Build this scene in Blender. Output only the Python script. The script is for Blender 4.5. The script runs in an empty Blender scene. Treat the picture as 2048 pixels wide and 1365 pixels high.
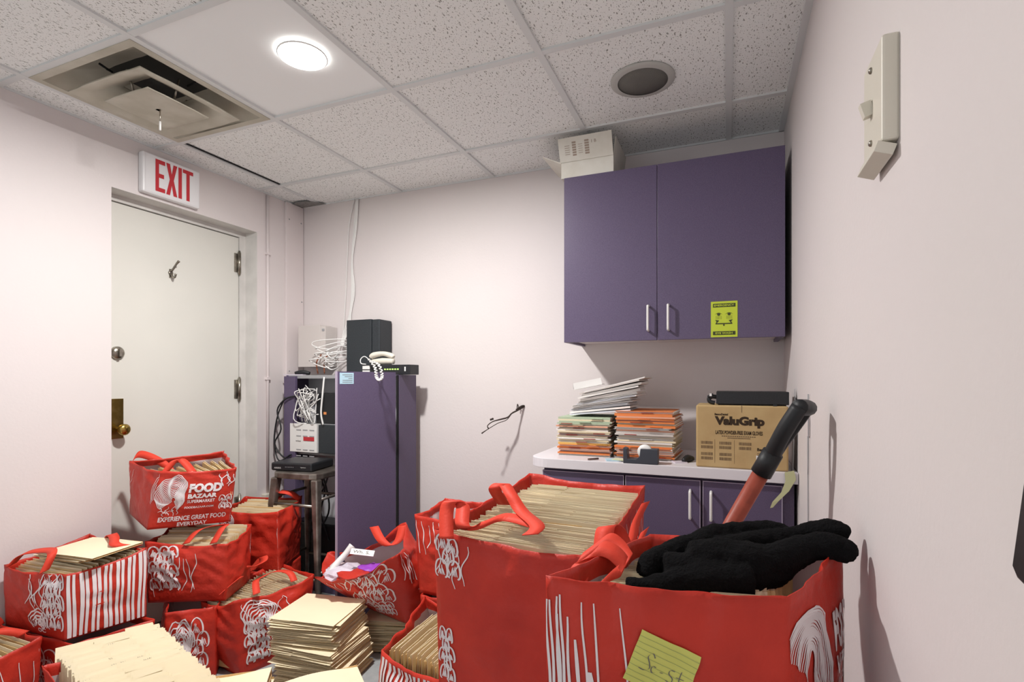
import bpy, bmesh, math, random
from mathutils import Vector, Matrix, Euler, noise
random.seed(7)
C = bpy.context.scene.collection
SC = bpy.context.scene
PI = math.pi
# ------------------------------------------------------------------ camera
EYE = 1.245
YAW = math.radians(22.317)
cam_d = bpy.data.cameras.new('camera'); cam = bpy.data.objects.new('camera', cam_d); C.objects.link(cam)
cam_d.sensor_width = 36; cam_d.lens = 36*1050/2048; cam_d.clip_start = .02
cam_d.shift_y = (760-682.5)/2048
cam.location = (0, 0, EYE); cam.rotation_euler = (PI/2, 0, YAW)
SC.camera = cam
# ------------------------------------------------------------------ light and exposure
SC.view_settings.view_transform = 'Standard'; SC.view_settings.look = 'None'
SC.view_settings.gamma = 1; SC.view_settings.use_curve_mapping = False
SC.view_settings.exposure = -.17
w = bpy.data.worlds.new('world'); SC.world = w; w.use_nodes = True
w.node_tree.nodes['Background'].inputs[0].default_value = (.95, .985, 1, 1)
w.node_tree.nodes['Background'].inputs[1].default_value = 1.02
def lamp(name, loc, r, power, col=(1, .98, .96)):
    d = bpy.data.lights.new(name, 'AREA'); d.shape = 'DISK'; d.size = 2*r; d.energy = power; d.color = col
    o = bpy.data.objects.new(name, d); C.objects.link(o); o.location = loc
    return o
lamp('downlight_lamp', (-1.367, 1.412, 2.352), .06, 52)
lamp('rear_fill_lamp', (-1.1, -1.0, 2.352), .12, 8)  # unseen lamp behind the camera, added as fill light

# ------------------------------------------------------------------ helpers
def at(u, v, t):
    """a point seen at (u, v) of the 2048 px frame, t metres in front of the lens"""
    a = (u-1024)/1050
    return Vector(((a*math.cos(YAW)-math.sin(YAW))*t, (a*math.sin(YAW)+math.cos(YAW))*t, EYE+(760-v)/1050*t))

def atz(u, v, z):
    return at(u, v, (EYE-z)/((v-760)/1050))

def mat(name, col, rough=.6, spec=.3, metal=0, bump=0, bscale=60, vary=0, vscale=4, col2=None, trans=0):
    m = bpy.data.materials.new(name); m.use_nodes = True
    nt = m.node_tree; b = nt.nodes['Principled BSDF']
    b.inputs['Base Color'].default_value = (*col, 1); b.inputs['Roughness'].default_value = rough
    b.inputs['Specular IOR Level'].default_value = spec; b.inputs['Metallic'].default_value = metal
    if trans: b.inputs['Transmission Weight'].default_value = trans
    tc = nt.nodes.new('ShaderNodeTexCoord')
    if vary or col2:
        n = nt.nodes.new('ShaderNodeTexNoise'); n.inputs['Scale'].default_value = vscale; n.inputs['Detail'].default_value = 3
        r = nt.nodes.new('ShaderNodeValToRGB')
        c2 = col2 or tuple(c*(1-vary) for c in col)
        r.color_ramp.elements[0].color = (*c2, 1); r.color_ramp.elements[0].position = .35
        r.color_ramp.elements[1].color = (*col, 1); r.color_ramp.elements[1].position = .65
        nt.links.new(tc.outputs['Object'], n.inputs['Vector'])
        nt.links.new(n.outputs['Fac'], r.inputs[0]); nt.links.new(r.outputs[0], b.inputs['Base Color'])
    if bump:
        n = nt.nodes.new('ShaderNodeTexNoise'); n.inputs['Scale'].default_value = bscale; n.inputs['Detail'].default_value = 4
        bp = nt.nodes.new('ShaderNodeBump'); bp.inputs['Strength'].default_value = bump; bp.inputs['Distance'].default_value = .004
        nt.links.new(tc.outputs['Object'], n.inputs['Vector'])
        nt.links.new(n.outputs['Fac'], bp.inputs['Height']); nt.links.new(bp.outputs[0], b.inputs['Normal'])
    return m

def emis(name, col, s):
    m = bpy.data.materials.new(name); m.use_nodes = True
    b = m.node_tree.nodes['Principled BSDF']
    b.inputs['Emission Color'].default_value = (*col, 1); b.inputs['Emission Strength'].default_value = s
    b.inputs['Base Color'].default_value = (*col, 1)
    return m

WALL = mat('pink_wall_paint', (.725, .665, .660), .55, .3, bump=.12, bscale=90, col2=(.705, .655, .640), vscale=1.2)
TRIMW = mat('pale_trim_paint', (.73, .66, .655), .5, .3)
DOORP = mat('off_white_door_paint', (.70, .69, .635), .45, .35, vary=.03, vscale=3)
JAMB = mat('jamb_paint', (.70, .68, .65), .5, .3, vary=.12, vscale=9)
GRID = mat('grid_paint', (.70, .715, .715), .45, .3)
FLAT = mat('smooth_tile', (.90, .92, .92), .6, .2)
DIFF = mat('diffuser_plastic', (.56, .53, .45), .55, .3, col2=(.46, .43, .35), vscale=9)
DIFFD = mat('duct_dark', (.05, .05, .045), .8)
PURP = mat('purple_laminate', (.125, .096, .168), .40, .35, col2=(.088, .066, .124), vscale=420)
PEDGE = mat('laminate_edge_lavender', (.42, .36, .46), .5)
COUNTER = mat('pale_worktop', (.68, .65, .68), .35, .4)
WHITE = mat('white_plastic', (.78, .77, .75), .35, .4)
BEIGE = mat('beige_metal', (.62, .57, .545), .5, .3)
BEIGE2 = mat('ivory_plastic', (.68, .64, .55), .4, .4)
BLACKP = mat('black_plastic', (.018, .019, .022), .42, .4, vary=.3, vscale=200)
BLACKM = mat('charcoal_metal', (.028, .034, .04), .5, .4, vary=.25, vscale=160)
DARK = mat('dark_slot', (.01, .01, .01), .8)
STEEL = mat('worn_steel', (.33, .30, .27), .38, .5, .75, col2=(.17, .14, .12), vscale=14)
CHROME = mat('dull_nickel', (.42, .39, .33), .3, .5, .9, col2=(.22, .20, .17), vscale=30)
BRASS = mat('brass', (.52, .38, .12), .25, .5, 1, col2=(.35, .24, .06), vscale=30)
RED = mat('red_bag_fabric', (.55, .034, .018), .46, .35, bump=.9, bscale=30, col2=(.46, .027, .015), vscale=9)
STRAP = mat('red_strap_fabric', (.66, .055, .030), .6, .25, bump=.2, bscale=120)
LINER = mat('pale_bag_lining', (.62, .50, .50), .55, .3, bump=.3, bscale=50)
PRINT = mat('white_bag_print', (.78, .72, .73), .4, .35)
MANILA = mat('manila_card', (.86, .64, .34), .6, .2, col2=(.78, .56, .28), vscale=7)
MANILA_TOP = mat('manila_card_pale', (.85, .75, .53), .6, .2, vary=.04, vscale=7)
PAPER = mat('white_paper', (.82, .80, .77), .6, .2)
PAPERB = mat('bluish_paper', (.66, .68, .74), .6, .2)
INK = mat('pencil_ink', (.16, .15, .14), .8)
REDINK = mat('exit_red', (.52, .035, .045), .5)
SIGNW = mat('sign_white', (.78, .77, .78), .35, .4)
LIME = mat('lime_sign', (.53, .63, .05), .45)
LIMED = mat('sign_black', (.05, .06, .02), .5)
CARD = mat('brown_cardboard', (.50, .36, .18), .75, .15, col2=(.45, .31, .15), vscale=12, bump=.1, bscale=40)
CARDP = mat('cardboard_print', (.035, .02, .01), .7)
CARDF = mat('cardboard_print_faded', (.17, .11, .06), .7)
WCARD = mat('white_cardboard', (.70, .68, .62), .65, .2, col2=(.62, .59, .52), vscale=10)
WCARDP = mat('grey_brown_print', (.34, .27, .22), .7)
FUZZ = mat('black_fleece', (.006, .006, .0065), .95, .08, bump=1, bscale=260)
YEL = mat('yellow_note_paper', (.62, .62, .16), .6, .2)
YLINE = mat('note_ruling', (.36, .42, .16), .7)
ORANGE = mat('orange_red_pole', (.37, .075, .045), .45, .3, vary=.2, vscale=30)
GRIP = mat('black_grip', (.014, .015, .017), .5, .35)
FLOORM = mat('grey_vinyl_floor', (.40, .42, .42), .4, .35, col2=(.34, .36, .37), vscale=30)
LENS = emis('lamp_lens', (1, .98, .95), 14)
LED = emis('green_led', (.45, .9, .15), 1.6)
FOL = {k: mat('chart_'+k, c, .6, .2) for k, c in dict(cream=(.74, .64, .46), orange=(.70, .22, .07), salmon=(.72, .36, .24), green=(.42, .50, .36), grey=(.58, .53, .50), white=(.76, .73, .70), yellow=(.72, .42, .12), darkred=(.32, .05, .04)).items()}
TAPE = mat('old_masking_tape', (.47, .47, .27), .5, .3)
PINKBAG = mat('purple_plastic_wrap', (.32, .06, .50), .3, .5)
LILAC = mat('white_lilac_plastic', (.66, .60, .68), .35, .5)
GREYP = mat('grey_plastic', (.33, .33, .34), .5)
BLUETAG = mat('pale_blue_label', (.42, .60, .70), .5)
SLATE = mat('slate_plastic', (.05, .055, .07), .45, .35)

def tile_material():
    m = bpy.data.materials.new('fissured_tile'); m.use_nodes = True
    nt = m.node_tree; b = nt.nodes['Principled BSDF']; b.inputs['Roughness'].default_value = .85
    b.inputs['Specular IOR Level'].default_value = .1
    tc = nt.nodes.new('ShaderNodeTexCoord')
    prev = None
    for k, (rot, sc, th, st) in enumerate([(.6, 66, .10, .42), (2.1, 80, .10, .36), (1.2, 150, .12, .6)]):
        mp = nt.nodes.new('ShaderNodeMapping'); mp.inputs['Rotation'].default_value = (0, 0, rot)
        mp.inputs['Scale'].default_value = (1, st, 1)
        nz = nt.nodes.new('ShaderNodeTexNoise'); nz.inputs['Scale'].default_value = 14
        ad = nt.nodes.new('ShaderNodeVectorMath'); ad.operation = 'MULTIPLY_ADD'; ad.inputs[1].default_value = (.03, .03, 0)
        vo = nt.nodes.new('ShaderNodeTexVoronoi'); vo.inputs['Scale'].default_value = sc; vo.voronoi_dimensions = '2D'
        nt.links.new(tc.outputs['Object'], nz.inputs['Vector']); nt.links.new(nz.outputs['Color'], ad.inputs[0])
        nt.links.new(tc.outputs['Object'], ad.inputs[2]); nt.links.new(ad.outputs[0], mp.inputs[0]); nt.links.new(mp.outputs[0], vo.inputs['Vector'])
        sep = nt.nodes.new('ShaderNodeSeparateColor'); nt.links.new(vo.outputs['Color'], sep.inputs[0])
        mul = nt.nodes.new('ShaderNodeMath'); mul.operation = 'MULTIPLY'; mul.inputs[1].default_value = th*1.5
        nt.links.new(sep.outputs[0], mul.inputs[0])
        lt = nt.nodes.new('ShaderNodeMath'); lt.operation = 'LESS_THAN'
        nt.links.new(vo.outputs['Distance'], lt.inputs[0]); nt.links.new(mul.outputs[0], lt.inputs[1])
        if prev:
            mx = nt.nodes.new('ShaderNodeMath'); mx.operation = 'MAXIMUM'
            nt.links.new(prev.outputs[0], mx.inputs[0]); nt.links.new(lt.outputs[0], mx.inputs[1]); prev = mx
        else: prev = lt
    mix = nt.nodes.new('ShaderNodeMix'); mix.data_type = 'RGBA'
    mix.inputs[6].default_value = (.88, .89, .88, 1); mix.inputs[7].default_value = (.33, .33, .31, 1)
    nt.links.new(prev.outputs[0], mix.inputs[0]); nt.links.new(mix.outputs[2], b.inputs['Base Color'])
    return m
TILE = tile_material()

class MB:
    """collects shapes; build() links them as ONE mesh object"""
    def __init__(s): s.v = []; s.f = []; s.m = []; s.mats = []; s.sm = []
    def mi(s, m):
        if m not in s.mats: s.mats.append(m)
        return s.mats.index(m)
    def add(s, vs, fs, m, smooth=False):
        o = len(s.v); s.v += [Vector(v) for v in vs]; k = s.mi(m)
        for f in fs: s.f.append([i+o for i in f]); s.m.append(k); s.sm.append(smooth)
        return s
    def box(s, lo, hi, m, rot=None, piv=None):
        x0, y0, z0 = lo; x1, y1, z1 = hi
        vs = [Vector(p) for p in [(x0,y0,z0),(x1,y0,z0),(x1,y1,z0),(x0,y1,z0),(x0,y0,z1),(x1,y0,z1),(x1,y1,z1),(x0,y1,z1)]]
        if rot is not None:
            p = Vector(piv) if piv is not None else sum(vs, Vector())/8
            R = Euler(rot).to_matrix(); vs = [R@(v-p)+p for v in vs]
        return s.add(vs, [(0,3,2,1),(4,5,6,7),(0,1,5,4),(1,2,6,5),(2,3,7,6),(3,0,4,7)], m)
    def hexa(s, b, t, m):
        return s.add(list(b)+list(t), [(3,2,1,0),(4,5,6,7),(0,1,5,4),(1,2,6,5),(2,3,7,6),(3,0,4,7)], m)
    def tube(s, pts, r, m, n=8, res=4, smooth=True, cap=True):
        pts = [Vector(p) for p in pts]
        rr = r if isinstance(r, (list, tuple)) else [r]*len(pts)
        if res > 1 and len(pts) > 2: P, R = spline(pts, rr, res)
        else: P, R = pts, list(rr)
        vs = []; fs = []; up = None
        for i, p in enumerate(P):
            d = (P[min(i+1, len(P)-1)]-P[max(i-1, 0)]).normalized()
            if up is None: up = d.orthogonal().normalized()
            up = (up-d*up.dot(d)).normalized() if (up-d*up.dot(d)).length > 1e-6 else d.orthogonal().normalized()
            sd = d.cross(up)
            for k in range(n):
                a = 2*PI*k/n; vs.append(p+(up*math.cos(a)+sd*math.sin(a))*R[i])
        for i in range(len(P)-1):
            for k in range(n):
                fs.append((i*n+k, i*n+(k+1)%n, (i+1)*n+(k+1)%n, (i+1)*n+k))
        if cap: fs.append(tuple(range(n))[::-1]); fs.append(tuple((len(P)-1)*n+k for k in range(n)))
        return s.add(vs, fs, m, smooth)
    def lathe(s, prof, m, origin=(0,0,0), axis='z', n=28, smooth=True):
        vs = []; fs = []; o = Vector(origin)
        for r, h in prof:
            for k in range(n):
                a = 2*PI*k/n; c, q = r*math.cos(a), r*math.sin(a)
                vs.append(o+Vector({'z': (c, q, h), 'x': (h, c, q), 'y': (c, h, q)}[axis]))
        for i in range(len(prof)-1):
            for k in range(n): fs.append((i*n+k, i*n+(k+1)%n, (i+1)*n+(k+1)%n, (i+1)*n+k))
        if prof[0][0] < .05: fs.append(tuple(range(n))[::-1])
        if prof[-1][0] < .05: fs.append(tuple((len(prof)-1)*n+k for k in range(n)))
        return s.add(vs, fs, m, smooth)
    def prism(s, poly, depth, m, M):
        """poly of 2D points extruded by depth along local z, placed by matrix M"""
        n = len(poly)
        vs = [M@Vector((x, y, 0)) for x, y in poly]+[M@Vector((x, y, depth)) for x, y in poly]
        fs = [tuple(range(n))[::-1], tuple(range(n, 2*n))]+[(i, (i+1)%n, n+(i+1)%n, n+i) for i in range(n)]
        return s.add(vs, fs, m)
    def mesh(s, name, smooth=False):
        me = bpy.data.meshes.new(name); me.from_pydata(s.v, [], s.f)
        for m in s.mats: me.materials.append(m)
        me.polygons.foreach_set('material_index', s.m)
        me.polygons.foreach_set('use_smooth', s.sm if not smooth else [True]*len(s.sm))
        me.update(); return me
    def build(s, name, parent=None, bevel=0, smooth=False, loc=None, fix=True):
        me = s.mesh(name, smooth)
        if fix:
            bm = bmesh.new(); bm.from_mesh(me); bmesh.ops.recalc_face_normals(bm, faces=bm.faces); bm.to_mesh(me); bm.free()
        o = bpy.data.objects.new(name, me); C.objects.link(o)
        if parent: o.parent = parent; o.matrix_parent_inverse = Matrix.Translation(-parent.location) if not parent.parent else Matrix.Identity(4)
        if bevel:
            b = o.modifiers.new('bevel', 'BEVEL'); b.width = bevel; b.segments = 2; b.limit_method = 'ANGLE'; b.angle_limit = .7
        return o

def spline(pts, rr, res):
    P = []; R = []; n = len(pts)
    for i in range(n-1):
        p0, p1, p2, p3 = pts[max(i-1, 0)], pts[i], pts[i+1], pts[min(i+2, n-1)]
        for k in range(res):
            t = k/res
            P.append(.5*((2*p1)+(p2-p0)*t+(2*p0-5*p1+4*p2-p3)*t*t+(3*p1-p0-3*p2+p3)*t**3))
            R.append(rr[i]*(1-t)+rr[i+1]*t)
    P.append(pts[-1]); R.append(rr[-1]); return P, R

def tag(o, label, cat, group=None, kind=None):
    o['label'] = label; o['category'] = cat
    if group: o['group'] = group
    if kind: o['kind'] = kind
    return o
def struct(o): o['kind'] = 'structure'; return o
def thing(name, label, cat, loc=(0, 0, 0), group=None):
    o = bpy.data.objects.new(name, None); C.objects.link(o); o.location = loc; o.empty_display_size = .05
    return tag(o, label, cat, group)

def text_geo(txt, bold=.0):
    """flat letters as (verts2d, faces), width and height normalised to the cap height 1"""
    cu = bpy.data.curves.new('t', 'FONT'); cu.body = txt; cu.size = 1; cu.offset = bold; cu.resolution_u = 3
    ob = bpy.data.objects.new('t', cu); C.objects.link(ob)
    dg = bpy.context.evaluated_depsgraph_get(); me = bpy.data.meshes.new_from_object(ob.evaluated_get(dg))
    vs = [(v.co.x, v.co.y) for v in me.vertices]; fs = [tuple(p.vertices) for p in me.polygons]
    bpy.data.objects.remove(ob); bpy.data.curves.remove(cu); bpy.data.meshes.remove(me)
    x0 = min(v[0] for v in vs); x1 = max(v[0] for v in vs); y0 = min(v[1] for v in vs); y1 = max(v[1] for v in vs)
    return [((x-x0)/(x1-x0), (y-y0)/(y1-y0)) for x, y in vs], fs
def put_text(mb, txt, M, x0, y0, x1, y1, m, bold=.02, z=.0006):
    vs, fs = text_geo(txt, bold)
    mb.add([M@Vector((x0+(x1-x0)*a, y0+(y1-y0)*b, z)) for a, b in vs], fs, m)
def rect(mb, M, x0, y0, x1, y1, m, z=.0004):
    mb.add([M@Vector(p) for p in [(x0, y0, z), (x1, y0, z), (x1, y1, z), (x0, y1, z)]], [(0, 1, 2, 3)], m)
def frame_m(o, ex, ey):
    ex = Vector(ex).normalized(); ey = Vector(ey).normalized(); ez = ex.cross(ey)
    return Matrix(((ex.x, ey.x, ez.x, o[0]), (ex.y, ey.y, ez.y, o[1]), (ex.z, ey.z, ez.z, o[2]), (0, 0, 0, 1)))

# ------------------------------------------------------------------ room
XL, XR, YB, YF, H = -2.58, .236, 2.66, -1.7, 2.375
struct(MB().box((XL-.4, YF, -.1), (XR+.2, YB+.2, 0), FLOORM).build('floor'))
struct(MB().box((XL-.2, YB, 0), (XR+.2, YB+.12, H+.3), WALL).build('wall_back'))
struct(MB().box((XR, YF, 0), (XR+.12, YB, H+.3), WALL).build('wall_right'))
DY0, DY1, DZ, DR = 1.51, 2.307, 2.12, .10
wl = MB()
wl.box((XL-.2, YF, 0), (XL, DY0, H+.3), WALL).box((XL-.2, DY1, 0), (XL, YB, H+.3), WALL).box((XL-.2, DY0, DZ), (XL, DY1, H+.3), WALL)
struct(wl.build('wall_left'))
# ceiling tiles and bars
GX = [.005-.6*k for k in range(0, 6)]; GY = [1.11+.6*k for k in range(-5, 3)]
xs = [XL, -2.415, -1.81, -1.205, -.60, .005, XR]; ys = [YF, -1.29, -.69, -.09, .51, 1.11, 1.71, 2.31, YB]
ce = MB()
for i in range(len(xs)-1):
    for j in range(len(ys)-1):
        if i == 1 and j == 5: continue
        flat = (i == 2 and j == 5)
        dz = .004*random.random()
        ce.box((xs[i], ys[j], H+dz), (xs[i+1], ys[j+1], H+.02+dz), FLAT if flat else TILE)
struct(ce.build('ceiling'))
g = MB()
for x in xs[1:-1]: g.box((x-.012, YF, H-.006), (x+.012, YB, H+.012), GRID)
for y in ys[1:-1]: g.box((XL, y-.012, H-.0055), (XR, y+.012, H+.011), GRID)
g.box((XR-.022, YF, H-.007), (XR, YB, H+.012), GRID); g.box((XL, YB-.006, H-.007), (XR, YB, H+.012), GRID)
g.box((XL, YF, H-.007), (XL+.006, YB, H+.012), GRID)
g.box((-2.401, 1.722, H-.0008), (-2.389, 2.30, H+.001), DARK)  # dark strip painted in for the shade of an open tile seam
struct(g.build('trim_1'))
# the dirty tile in the corner
st = MB()
pts = [(.0, .0), (.20, .0), (.17, .05), (.12, .09), (.05, .10), (.0, .08)]
M = Matrix.Translation((XL+.01, YB-.01, H-.008))@Matrix.Diagonal((1, -1, 1, 1))
st.prism(pts, .001, mat('water_stain_grey', (.30, .29, .28), .8, vary=.3, vscale=60), M)
tag(st.build('water_stain'), 'grey water stain on the ceiling tile in the far left corner', 'stain')
# door in its recess
d = MB(); d.box((XL-DR-.04, DY0-.09, .01), (XL-DR, DY1-.045, DZ-.035), DOORP)
door = struct(d.build('door_1', bevel=.002))
j = MB()
j.box((XL-DR-.05, DY1-.042, 0), (XL-DR+.006, DY1, DZ), JAMB); j.box((XL-DR-.05, DY0-.09, DZ-.030), (XL-DR+.006, DY1-.042, DZ), JAMB)
j.box((XL-.14, DY1-.002, 0), (XL-.001, DY1+.001, DZ), JAMB); j.box((XL-.19, DY0-.09, 0), (XL-.15, DY1+.05, DZ+.05), DARK)
j.box((XL-.19, DY0, DZ-.0005), (XL-.0005, DY1, DZ+.01), JAMB)
struct(j.build('door_frame'))
XD = XL-DR
h = MB()
def hinge(z):
    m = MB(); m.box((XD-.001, DY1-.075, z-.055), (XD+.004, DY1-.03, z+.055), CHROME)
    m.tube([(XD+.011, DY1-.048, z-.062), (XD+.011, DY1-.048, z+.062)], .0095, CHROME, 10, 1)
    m.tube([(XD+.011, DY1-.048, z-.072), (XD+.011, DY1-.048, z+.072)], .006, CHROME, 10, 1)
    m.build('hinge', door)
for z in (1.935, 1.19, .50): hinge(z)
kp = MB().box((XD, 1.50, .965), (XD+.004, 1.620, 1.155), BRASS); kp = kp.build('knob_plate', door, bevel=.0015)
kn = MB().lathe([(.012, 0), (.012, .028), (.02, .033), (.027, .045), (.027, .055), (.02, .063), (.004, .066)], BRASS, (XD+.004, 1.592, 1.01), 'x')
kn.build('door_knob', kp)
MB().lathe([(.031, 0), (.031, .008), (.024, .016), (.012, .02)], CHROME, (XD, 1.592, 1.372), 'x').box((XD+.016, 1.586, 1.355), (XD+.032, 1.598, 1.39), CHROME).build('deadbolt', door)
pk = at(355, 550, 2.8); kx = XD; ky = 1.852; kz = 1.80
hk = MB().lathe([(.013, 0), (.012, .004), (.008, .006)], CHROME, (kx, ky, kz), 'x')
hk.tube([(kx+.004, ky, kz+.01), (kx+.02, ky, kz+.02), (kx+.035, ky+.006, kz+.045), (kx+.05, ky+.01, kz+.06)], [.006, .005, .005, .007], CHROME)
hk.tube([(kx+.004, ky, kz-.004), (kx+.018, ky, kz-.022), (kx+.032, ky, kz-.024), (kx+.04, ky, kz-.006)], [.006, .005, .005, .006], CHROME)
hk.box((kx, ky-.008, kz-.025), (kx+.004, ky+.008, kz+.02), CHROME)
tag(hk.build('coat_hook'), 'small nickel coat hook screwed to the off-white door', 'hook')
# exit sign
ex = thing('exit_sign', 'white exit sign with red letters above the door', 'sign', (XL, 1.78, .995+.0))
MB().box((XL, 1.625, .905+0), (XL+.0, 1.9, 1), SIGNW) 
b = MB().box((XL, 1.625, 2.135), (XL+.036, 1.915, 2.327), SIGNW); b.build('sign_housing', ex, bevel=.008)
M = frame_m((XL+.0365, 1.625, 2.135), (0, 1, 0), (0, 0, 1))
f = MB(); rect(f, M, .012, .008, .280, .184, SIGNW, .0005)
def letter(strokes, x, y, w, hh, mb, m, z=.0015):
    for poly in strokes: mb.add([M@Vector((x+px*w, y+py*hh, z)) for px, py in poly], [tuple(range(len(poly)))], m)
LE = [[(0,0),(.36,0),(.36,1),(0,1)],[(.36,0),(1,0),(1,.13),(.36,.13)],[(.36,.87),(1,.87),(1,1),(.36,1)],[(.36,.44),(.88,.44),(.88,.57),(.36,.57)]]
LX = [[(0,0),(.34,0),(.5,.32),(.66,0),(1,0),(.68,.5),(1,1),(.66,1),(.5,.68),(.34,1),(0,1),(.32,.5)]]
LI = [[(0,0),(1,0),(1,1),(0,1)]]
LT = [[(.34,0),(.66,0),(.66,1),(.34,1)],[(0,.88),(.34,.88),(.34,1),(0,1)],[(.66,.88),(1,.88),(1,1),(.66,1)]]
lt = MB()
for L, x, wd in ((LE, .058, .047), (LX, .110, .056), (LI, .172, .018), (LT, .195, .055)):
    letter(L, x, .020, wd, .154, lt, REDINK)
f.build('sign_panel', ex); lt.build('exit_lettering', ex, fix=False)
# corner board and conduit on the left wall
cb = MB().box((XL, 2.512, 0), (XL+.018, 2.655, 2.365), TRIMW)
cbo = struct(cb.build('trim_2', bevel=.002))
for y, z in ((2.535, 2.26), (2.635, 2.26), (2.535, 1.30), (2.635, 1.30), (2.64, 1.75)):
    MB().lathe([(.005, 0), (.004, .002)], GREYP, (XL+.018, y, z), 'x', 10).build('screw', cbo)
pp = MB().tube([(XL+.009, 2.375, .55), (XL+.009, 2.375, 2.36)], .0085, TRIMW, 10, 1).box((XL, 2.362, 1.245), (XL+.02, 2.388, 1.26), TRIMW).box((XL, 2.362, 2.0), (XL+.02, 2.388, 2.012), TRIMW)
tag(pp.build('conduit'), 'thin painted conduit running up the wall beside the door', 'pipe')
ou = thing('wall_outlet', 'beige outlet with a black plug low on the wall beside the door', 'outlet', (XL, 2.375, .50))
MB().box((XL, 2.335, .44), (XL+.035, 2.415, .56), BEIGE2).build('outlet_box', ou, bevel=.003)
MB().box((XL+.035, 2.36, .45), (XL+.075, 2.40, .50), BLACKP).tube([(XL+.07, 2.38, .47), (XL+.11, 2.40, .44), (XL+.12, 2.43, .3), (XL+.1, 2.44, .05)], .006, BLACKP).build('plug', ou)
MB().lathe([(.012, 0), (.014, .02), (.008, .04)], WHITE, (XL+.04, 2.365, .40), 'x', 12).build('white_plug', ou)

# ------------------------------------------------------------------ ceiling fittings
lf = thing('downlight', 'round recessed downlight glowing in the smooth ceiling panel', 'ceiling light', (-1.367, 1.412, H))
MB().lathe([(.083, 0), (.084, -.003), (.081, -.005), (.079, -.005), (.079, 0)], WHITE, (-1.367, 1.412, H-.002)).build('light_trim', lf)
MB().lathe([(.079, 0), (.079, -.002), (.01, -.0025)], LENS, (-1.367, 1.412, H-.006)).build('light_lens', lf)
sp = thing('ceiling_speaker', 'round grey speaker grille set in a speckled ceiling tile', 'speaker', (-.296, 2.016, H))
MB().lathe([(.092, -.007), (.108, -.006), (.118, -.002), (.118, .002), (.092, .002)], mat('speaker_ring', (.48, .475, .45), .5), (-.296, 2.016, H-.002), n=48).build('speaker_ring', sp)
MB().lathe([(.097, 0), (.097, -.006), (.02, -.008)], mat('speaker_mesh', (.17, .165, .15), .6, vary=.2, vscale=300), (-.296, 2.016, H-.001), n=48).build('speaker_grille', sp)
# air diffuser: flange, tapered throat, two dropped pyramidal cones, bead chain
vx0, vx1, vy0, vy1 = -2.403, -1.822, 1.122, 1.698
dv = thing('air_diffuser', 'yellowed square air vent with stepped louvres in the ceiling', 'air vent', ((vx0+vx1)/2, (vy0+vy1)/2, H))
cx, cy = (vx0+vx1)/2, (vy0+vy1)/2
def ringframe(mb, rects, m):
    """rects: list of (half x, half y, z) joined into a sloping square skirt"""
    vs = []; fs = []
    for hx, hy, z in rects:
        for k in range(32):
            q = k/8; side = int(q); tt = (q-side)*2-1
            tt = max(-1, min(1, tt))
            c = .93
            p = {0: (tt, -1), 1: (1, tt), 2: (-tt, 1), 3: (-1, -tt)}[side]
            x, y = p
            if abs(x) > .74 and abs(y) > .74: x *= c+.05; y *= c+.05
            vs.append((cx+x*hx, cy+y*hy, z))
    for i in range(len(rects)-1):
        for k in range(32): fs.append((i*32+k, i*32+(k+1)%32, (i+1)*32+(k+1)%32, (i+1)*32+k))
    mb.add(vs, fs, m, True)
a = MB()
for (x0, y0, x1, y1) in ((vx0, vy0, vx1, vy0+.028), (vx0, vy1-.028, vx1, vy1), (vx0, vy0+.028, vx0+.028, vy1-.028), (vx1-.028, vy0+.028, vx1, vy1-.028)):
    a.box((x0, y0, H-.008), (x1, y1, H-.003), DIFF)
ringframe(a, [(.266, .264, H-.007), (.258, .256, H+.006), (.19, .188, H+.055), (.125, .125, H+.075)], DIFF)
a.box((cx-.14, cy-.14, H+.075), (cx+.14, cy+.14, H+.09), DIFFD)
a.build('vent_frame', dv)
a = MB(); ringframe(a, [(.212, .208, H-.034), (.207, .203, H-.036), (.165, .162, H-.022), (.11, .11, H+.012), (.085, .085, H+.020), (.085, .085, H+.023), (.11, .11, H+.017), (.165, .162, H-.015), (.212, .208, H-.029), (.212, .208, H-.034)], DIFF)
a.build('outer_louvre', dv)
a = MB(); ringframe(a, [(.008, .008, H-.047), (.110, .108, H-.044), (.128, .125, H-.048), (.130, .127, H-.044), (.10, .10, H-.030), (.01, .01, H-.026)], DIFF)
a.build('centre_louvre', dv)
a = MB()
for sx, sy in ((1, 0), (-1, 0), (0, 1), (0, -1)):
    a.tube([(cx+sx*.215, cy+sy*.215, H+.02), (cx+sx*.17, cy+sy*.17, H+.012)], .004, DARK, 6, 1)
    a.tube([(cx+sx*.12, cy+sy*.12, H+.05), (cx+sx*.09, cy+sy*.09, H-.032)], .004, CHROME, 6, 1)
a.build('spring_clip', dv)
a = MB().tube([(cx+.01, cy+.0, H-.045), (cx+.01, cy, H-.10)], .0025, CHROME, 6, 1)
a.tube([(cx+.01, cy, H-.095), (cx+.01, cy, H-.13)], .004, WHITE, 8, 1); a.build('pull_chain', dv)

# ------------------------------------------------------------------ light switch on the right wall
ls = thing('light_switch', 'ivory light switch standing proud of the right wall', 'light switch', (XR, 1.0, 1.69))
MB().box((XR-.022, .938, 1.604), (XR+.001, 1.052, 1.764), BEIGE2).build('cover_plate', ls, bevel=.004)
MB().box((XR-.036, .994, 1.668), (XR-.020, 1.008, 1.692), BEIGE2, rot=(0, -.3, 0)).build('toggle', ls, bevel=.001)
for z in (1.625, 1.742): MB().lathe([(.005, 0), (.005, -.003), (.003, -.005)], CHROME, (XR-.021, 1.0, z), 'x', 12).build('screw', ls)
MB().box((XR-.030, .940, 1.585), (XR-.004, 1.050, 1.602), BEIGE2, rot=(.0, .35, 0)).build('broken_lower_edge', ls, bevel=.001)
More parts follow.
